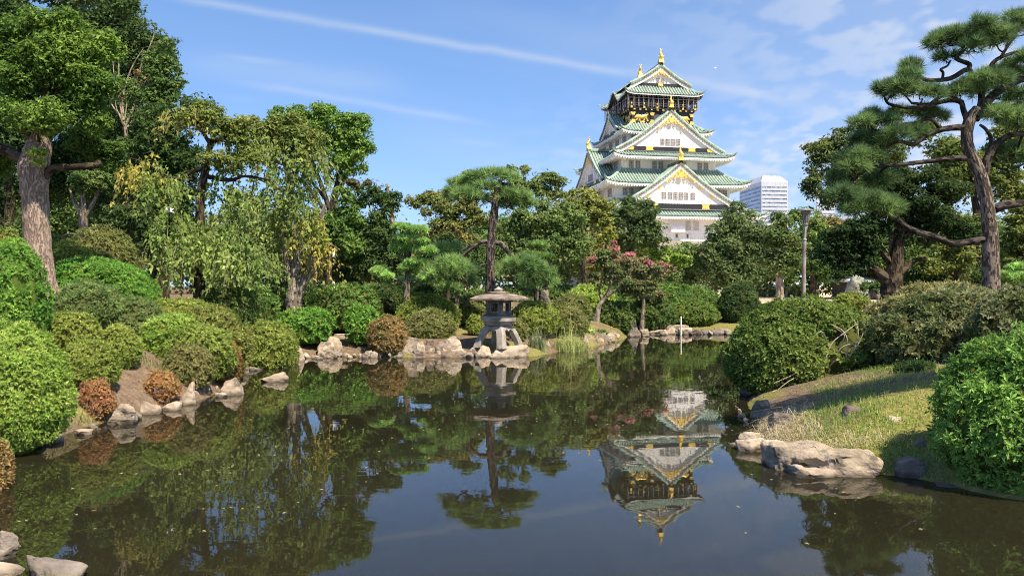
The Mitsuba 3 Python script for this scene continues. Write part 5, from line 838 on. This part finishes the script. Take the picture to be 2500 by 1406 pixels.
TT('broadleaf_tree', 'mid green tree right behind the park lamp', 56, [(1985, 745), (1985, 660), (1975, 600)], [8, 7, 4], [(1965, 520, 36, 20), (1990, 570, 44, 46), (2000, 640, 50, 40), (1950, 540, 26, 30), (2030, 660, 50, 40)], ((.08, .15, .03), (.16, .24, .045), .42), 8, auto=4)
TT('broadleaf_tree', 'russet tinged trees far right beyond the park lamp', 66, [(2060, 740), (2060, 640)], [8, 5], [(2040, 560, 50, 40), (2080, 640, 60, 50), (2000, 540, 30, 20), (2120, 640, 50, 50)], ((.12, .14, .04), (.24, .17, .06), .45), 9, auto=3)
# right side
TT('zelkova_tree', 'olive brown leaved tree behind the leaning pine', 30, [(2190, 720), (2180, 560), (2150, 420)], [16, 12, 5], [(2000, 390, 46, 50), (2050, 350, 50, 40), (2110, 320, 50, 34), (1985, 450, 36, 40), (2080, 430, 70, 60), (2160, 370, 60, 50), (2040, 470, 50, 40)], ((.09, .13, .03), (.18, .205, .045), .42), 8.5, W=.5, auto=8, lai=3.8)
k = TT('camellia_tree', 'low dark glossy leaved tree with a thick black forked trunk', 25, [(2176, 730), (2178, 690), (2190, 620), (2196, 540), (2185, 460)], [26, 24, 15, 12, 6], [(2060, 600, 70, 46), (2010, 610, 46, 40), (2120, 560, 70, 50), (2200, 500, 80, 60), (2280, 530, 80, 50), (2180, 440, 70, 40), (2320, 470, 60, 46), (2060, 660, 60, 26), (2250, 440, 60, 40), (2150, 480, 80, 50), (2240, 570, 60, 40), (2340, 560, 50, 44), (2120, 620, 50, 36)], ((.025, .055, .017), (.065, .10, .028), .35), 8.5, auto=5, fork=.5, lai=3.6,
   limbs=[([(2175, 690), (2130, 660), (2090, 645), (2040, 625)], [17, 10, 5]), ([(2180, 680), (2210, 655), (2225, 640), (2260, 630)], [10, 4]), ([(2190, 610), (2230, 560), (2300, 540)], [8, 3])])
TT('yellowing_tree', 'yellow green tree low behind the pine trunk', 33, [(2330, 730), (2335, 660), (2330, 600)], [6, 5, 3], [(2300, 600, 60, 34), (2360, 620, 56, 36), (2310, 650, 70, 34), (2260, 650, 50, 30), (2380, 560, 50, 40)], ((.12, .165, .03), (.21, .235, .045), .42), 8, flat=.5, auto=5)
TT('yellowing_tree', 'tall yellow tinged tree behind the upper part of the pine', 36, [(2400, 720), (2390, 560), (2370, 430)], [13, 10, 5], [(2310, 370, 60, 50), (2250, 330, 50, 40), (2400, 420, 70, 60), (2460, 360, 60, 60), (2330, 440, 60, 50), (2480, 470, 60, 60), (2520, 300, 60, 80)], ((.105, .15, .03), (.20, .22, .04), .42), 9, auto=6)
TT('maple_tree', 'dark layered maple at the right edge behind the pine trunk', 30, [(2500, 720), (2495, 640), (2490, 580)], [9, 7, 4], [(2480, 580, 60, 40), (2520, 620, 60, 50), (2470, 650, 50, 36), (2500, 530, 60, 34)], ((.09, .13, .025), (.17, .20, .035), .45), 8.5, flat=.5, auto=5)
TT('evergreen_tree', 'dark small evergreens in the shade behind the right hedge', 34, [(2240, 730), (2240, 660)], [7, 4], [(2230, 680, 60, 36), (2130, 700, 40, 26), (2300, 700, 60, 30), (2420, 690, 60, 40), (2490, 690, 50, 40)], DRK, 9, auto=3)
TT('broadleaf_tree', 'tall tree just past the right edge that shades the hedge', 9.0, [(2960, 760), (2960, 300), (2960, -300)], [36, 30, 16], [(2900, -330, 330, 190), (3150, -250, 260, 190), (2800, -180, 180, 120)], MID, 22, lai=2.0, auto=5)
# layered cloud pine and other small pines
pine('layered_pine', 'cloud pruned pine with flat bright layered pads left of the centre', 28.8, [(992, 730), (995, 680), (998, 620), (1000, 565)], [8, 7, 6, 3], [([(996, 690), (960, 680), (928, 668)], [4, 2]), ([(998, 640), (1030, 630), (1045, 615)], [4, 2]), ([(997, 640), (970, 620)], [4, 2])],
   [(983, 557, 26, 11), (1020, 563, 25, 10), (983, 585, 24, 10), (1020, 590, 25, 10), (978, 606, 28, 12), (1037, 613, 33, 10), (1016, 642, 30, 9), (998, 656, 25, 10), (926, 664, 22, 10), (1000, 688, 34, 11), (1048, 681, 30, 11), (965, 690, 24, 8), (945, 676, 18, 7)], PPL, 9, 3.6, 34, W=.24)
pine('layered_pine', 'second cloud pruned pine behind the grey trunk', 33, [(832, 720), (835, 640), (838, 590)], [5, 4, 3], [([(834, 660), (815, 650)], [3, 2])], [(830, 580, 26, 11), (845, 610, 26, 12), (812, 600, 22, 10), (838, 640, 30, 12), (805, 660, 26, 10), (850, 560, 24, 10), (815, 678, 28, 8)], ((.13, .16, .04), (.24, .24, .05), .45), 9, 4, 30, W=.24)
pine('small_pine', 'small round headed pine left of the central pine foot', 29.5, [(1115, 735), (1112, 700), (1095, 668), (1085, 655)], [5, 4, 3, 2], [([(1112, 705), (1125, 680)], [3, 1.5])], [(1110, 655, 46, 22), (1075, 660, 36, 18), (1140, 660, 28, 18), (1125, 690, 36, 12), (1100, 640, 36, 16), (1150, 690, 20, 10), (1100, 705, 30, 10)], PIN, 16, 7, 34, W=.08)
pine('small_pine', 'small pine with pale tufts right of the lantern roof', 28.5, [(1307, 735), (1307, 712), (1307, 700)], [4, 3, 2], [], [(1307, 692, 32, 12), (1330, 700, 20, 10), (1290, 700, 16, 8)], PPL, 15, 7, 34, W=.08)
pine('layered_pine', 'little dark pads of a clipped pine far behind the central pine', 38, [(1312, 730), (1312, 650), (1312, 610)], [4, 3, 2], [], [(1312, 600, 26, 9), (1330, 627, 22, 8), (1300, 622, 18, 8)], ((.08, .16, .03), (.15, .24, .05), .4), 8, 4, 30, W=.24)
pine('layered_pine', 'pale layered young pine at the right edge behind the hedge', 27, [(2488, 720), (2488, 690), (2490, 660)], [4, 3, 2], [], [(2490, 655, 30, 10), (2470, 672, 30, 10), (2500, 680, 34, 12), (2455, 690, 26, 9)], PPL, 10, 4.2, 30, W=.2)
pine('central_pine', 'slender dark trunked pine with umbrella top rising behind the stone lantern', 28.5, [(1198, 722), (1197, 640), (1202, 560), (1209, 500), (1214, 465), (1222, 440)], [13, 11.5, 10.5, 9.5, 8, 5],
   [([(1200, 592), (1180, 590), (1155, 602), (1135, 620), (1118, 632)], [6, 4.5, 3]), ([(1196, 598), (1160, 598), (1135, 606), (1128, 616)], [3, 1.5]), ([(1204, 590), (1225, 597), (1243, 618), (1262, 634)], [7, 6, 4]), ([(1215, 482), (1240, 490), (1252, 512)], [4, 2]), ([(1210, 490), (1195, 492), (1180, 485), (1150, 490)], [4, 2]), ([(1220, 452), (1190, 462), (1150, 455)], [4, 1.5]), ([(1222, 448), (1250, 455), (1275, 480)], [4, 1.5]), ([(1196, 650), (1185, 645), (1170, 648)], [3, 1.5])],
   [(1205, 430, 40, 12), (1248, 436, 24, 11), (1160, 436, 30, 11), (1125, 452, 34, 14), (1112, 470, 26, 12), (1140, 478, 36, 16), (1165, 490, 26, 16), (1100, 485, 20, 12), (1245, 478, 36, 14), (1275, 488, 32, 16), (1285, 502, 26, 12), (1185, 455, 26, 9), (1235, 500, 24, 12), (1100, 648, 42, 22, -1.0), (1070, 668, 36, 16, -1.0), (1125, 662, 36, 18, -1.0), (1275, 652, 56, 26, -.8), (1315, 668, 40, 22, -.8), (1245, 660, 34, 18, -.8), (1335, 690, 26, 16, -.8), (1300, 680, 40, 18, -.8), (1075, 615, 30, 18, .8), (1110, 612, 24, 14, .8)], PIN, 19, 8.5, 36, bark='bark_umber', limb_bark='bark_umber', W=.075)
pine('leaning_pine', 'old black pine with plated bark and crooked limbs at the right', 20, [(2420, 722), (2419, 640), (2417, 570), (2408, 490), (2390, 420), (2368, 375), (2360, 330), (2368, 292), (2385, 265)], [21, 19, 18, 16, 15, 14, 13, 14, 11],
   [([(2412, 583), (2370, 590), (2325, 594), (2285, 580), (2250, 570), (2215, 556), (2190, 535), (2168, 530)], [9, 8, 8, 7, 5]), ([(2424, 512), (2455, 500), (2485, 498), (2530, 488)], [11, 10, 9]), ([(2368, 386), (2320, 388), (2260, 395), (2200, 402), (2140, 408), (2098, 426)], [7, 6, 5, 3]), ([(2362, 312), (2330, 312), (2295, 318), (2262, 332), (2230, 352), (2200, 346), (2176, 352)], [8, 7, 6, 5, 3]),
    ([(2378, 290), (2400, 262), (2425, 232), (2455, 212), (2490, 196), (2530, 190)], [13, 11, 9, 7]), ([(2362, 300), (2352, 270), (2345, 250), (2318, 246), (2285, 252), (2262, 256), (2225, 252)], [7, 6, 5, 3]), ([(2350, 252), (2310, 232), (2290, 240), (2258, 262), (2205, 262), (2170, 254), (2160, 240)], [6, 5, 4, 3]), ([(2300, 318), (2270, 290), (2240, 300), (2200, 305), (2160, 325), (2130, 315)], [5, 4, 2]),
    ([(2392, 268), (2395, 230), (2375, 195), (2362, 170), (2320, 192), (2270, 197), (2250, 190), (2240, 180)], [8, 7, 6, 5, 3]), ([(2362, 172), (2366, 158), (2342, 148), (2335, 140), (2352, 122), (2344, 108), (2318, 112)], [6, 5, 5, 3]), ([(2300, 195), (2302, 178), (2296, 170), (2312, 162), (2320, 148)], [3.5, 3, 2]), ([(2395, 240), (2412, 190), (2420, 160), (2440, 142), (2480, 128), (2520, 120)], [7, 6, 4, 3]), ([(2440, 145), (2462, 110), (2480, 90)], [4, 2]),
    ([(2400, 420), (2418, 370), (2440, 345), (2470, 330), (2520, 325)], [10, 9, 7, 5]), ([(2405, 440), (2412, 400), (2420, 345), (2408, 318), (2392, 305)], [7, 5, 3]), ([(2410, 262), (2450, 258), (2490, 275), (2530, 270)], [7, 5, 3])],
   [(2318, 96, 44, 20), (2290, 108, 34, 18), (2350, 92, 36, 22), (2400, 72, 40, 26), (2420, 100, 40, 24), (2380, 115, 30, 20), (2480, 52, 34, 18), (2510, 70, 40, 24), (2450, 90, 34, 24), (2228, 166, 28, 16), (2222, 186, 26, 10), (2160, 218, 30, 12), (2200, 212, 36, 16), (2180, 228, 40, 14), (2245, 222, 30, 14), (2278, 230, 28, 14), (2310, 145, 26, 12), (2345, 225, 30, 18), (2380, 215, 46, 24), (2420, 200, 46, 24), (2460, 190, 46, 28), (2500, 160, 44, 30), (2490, 240, 44, 24), (2480, 290, 46, 24), (2440, 280, 30, 18), (2520, 310, 40, 30), (2130, 290, 30, 14), (2160, 300, 34, 14), (2105, 300, 26, 12), (2200, 282, 30, 14), (2260, 280, 32, 16), (2290, 290, 26, 14), (2110, 345, 40, 16), (2150, 350, 40, 16), (2190, 330, 34, 14), (2230, 325, 30, 14), (2070, 395, 34, 20), (2100, 385, 30, 18), (2080, 410, 36, 16), (2130, 392, 30, 14), (2060, 480, 40, 22, -.3), (2110, 496, 54, 26, -.3), (2160, 505, 44, 20, -.3), (2090, 515, 40, 16, -.3), (2185, 512, 24, 14, -.3), (2460, 380, 40, 22, .8), (2500, 395, 40, 20, .8), (2150, 440, 40, 16, .5), (2050, 440, 30, 18, .4)],
   PDK, 24, 9.6, 54, W=.06, ntw=1.3, sides=18, limb_bark='bark_black')

# ------------------------------------------------------------------ grass, reeds, litter
def scatter(n, x0, x1, y0, y1, rng, keep=None, lo=.02):
    x, y = rng.uniform(x0, x1, n), rng.uniform(y0, y1, n); z = ground(x, y); ok = z > lo
    if keep is not None: ok &= keep(x, y)
    return np.stack([x, y, z - .01], 1)[ok]
rng = np.random.default_rng(21)
P = scatter(60000, 3.0, 8.5, 8.6, 14.5, rng); nn = meshkit.fbm(P * .9 + 2, 3, 1); P = P[(nn + rng.normal(0, .08, len(P)) - .20 * np.clip((P[:, 1] - 11.2) / 2, 0, 1)) > .44]
col = tint(P, len(P), ((.15, .26, .03), (.30, .34, .07), .42), rng, 1.3); k = fresh('bank_grass'); put_leaves(k, [blades(P, rng, .06, .008, col, .6)]); labels[k] = {'label': 'short mown green grass on the sunny right bank', 'category': 'grass', 'kind': 'stuff'}
q = np.stack([rng.uniform(3.45, 4.9, 9000), rng.uniform(9.8, 12.6, 9000)], 1); e = shapely.distance(EDGE, shapely.points(q[:, 0], q[:, 1])); z = ground(q[:, 0], q[:, 1]); ok = (e < .75 * rng.random(9000) + .1) & (z > .02); P = np.column_stack([q, z])[ok]
k = fresh('dry_grass'); put_leaves(k, [blades(P, rng, .10, .007, tint(P, len(P), ((.42, .33, .17), (.50, .42, .24), .5), rng, 2), 1.5)]); labels[k] = {'label': 'straw coloured dry grass hanging over the right bank edge', 'category': 'grass', 'kind': 'stuff'}
P = scatter(9000, -7.4, -5.4, 12.0, 19.5, rng); nn = meshkit.fbm(P * 1.3 + 8, 3, 1); P = P[nn > .53]
k = fresh('weeds'); put_leaves(k, [blades(P, rng, .12, .010, tint(P, len(P), ((.15, .18, .05), (.36, .29, .14), .5), rng, 2), .9)]); labels[k] = {'label': 'thin weeds and straw on the bare left bank', 'category': 'grass', 'kind': 'stuff'}
P = scatter(26000, -6, 11, 24.5, 40, rng); nn = meshkit.fbm(P * .5 + 4, 3, 1); P = P[nn > .50]
k = fresh('lawn'); put_leaves(k, [blades(P, rng, .07, .02, tint(P, len(P), ((.26, .23, .07), (.34, .28, .12), .5), rng, 1), .7)]); labels[k] = {'label': 'sparse dry lawn on the far bank', 'category': 'grass', 'kind': 'stuff'}
P = scatter(7000, -9, 9, 8, 34, rng); n = len(P); N = np.array([0, 0, 1.0]) + rng.normal(0, .3, (n, 3)); A = rng.normal(0, 1, (n, 3)) * [1, 1, .2]
k = fresh('fallen_leaves'); put_leaves(k, [leaf_mesh(P + [0, 0, .02], A, N, .055 * np.exp(rng.normal(0, .35, n)), .03, tint(P, n, ((.30, .20, .09), (.46, .33, .14), .5), rng, 2))]); labels[k] = {'label': 'scattered dry leaves on the bare ground', 'category': 'fallen leaves', 'kind': 'stuff'}
P = np.stack([rng.uniform(-5, 4, 420), rng.uniform(6, 26, 420)], 1); P = P[meshkit.noise(np.column_stack([P * .35, 0 * P[:, 0]]), 3) > .55]; P = np.column_stack([P, np.full(len(P), .004)]); n = len(P)
k = fresh('floating_leaves'); put_leaves(k, [leaf_mesh(P, rng.normal(0, 1, (n, 3)) * [1, 1, 0], np.array([0, 0, 1.0]) + rng.normal(0, .03, (n, 3)), .045, .028, tint(P, n, ((.30, .27, .10), (.42, .36, .18), .5), rng, 2))]); labels[k] = {'label': 'few fallen leaves floating on the pond', 'category': 'fallen leaves', 'kind': 'stuff'}
def reed(label, px, py, w, h, n, pal, d=None, lean=.55):
    k = thing('reed_tuft', label, 'reeds'); d = d or hit(px, py); rng = rg(k); s = d / F; x0 = (px - 1250) * s; P = np.stack([x0 + rng.normal(0, w * s * .22, n), d + .15 + rng.normal(0, w * s * .2, n), np.full(n, -.02)], 1); P[:, 2] = np.maximum(ground(P[:, 0], P[:, 1]), -.02)
    put_leaves(k, [blades(P, rng, h * s, .017, tint(P, n, pal, rng, 2), lean)])
reed('bright green reed tuft in the water right of the lantern', 1394, 858, 62, 29, 900, ((.27, .38, .07), (.42, .44, .14), .45)); reed('grey green reeds beside the lantern slab', 1312, 852, 40, 25, 380, ((.18, .22, .09), (.36, .34, .20), .5)); reed('yellowish reed fringe right of the bright reed tuft', 1424, 856, 36, 20, 260, ((.32, .31, .08), (.44, .38, .16), .5), lean=.8)
B('leafy_plant', 'light green leafy plant between the pale stones on the far shore', 1430, 797, 822, 24, 31.2, ((.20, .30, .05), (.32, .40, .09), .5), 11, W=.35, rough=.1, sprig=.2)
B('leafy_plant', 'low weeds right of the light green leafy plant', 1466, 806, 822, 18, 31.8, GRN, 7, rough=.1, sprig=.2)
tot = TRIS[0]
print('triangles', tot, 'entries', len(scene))
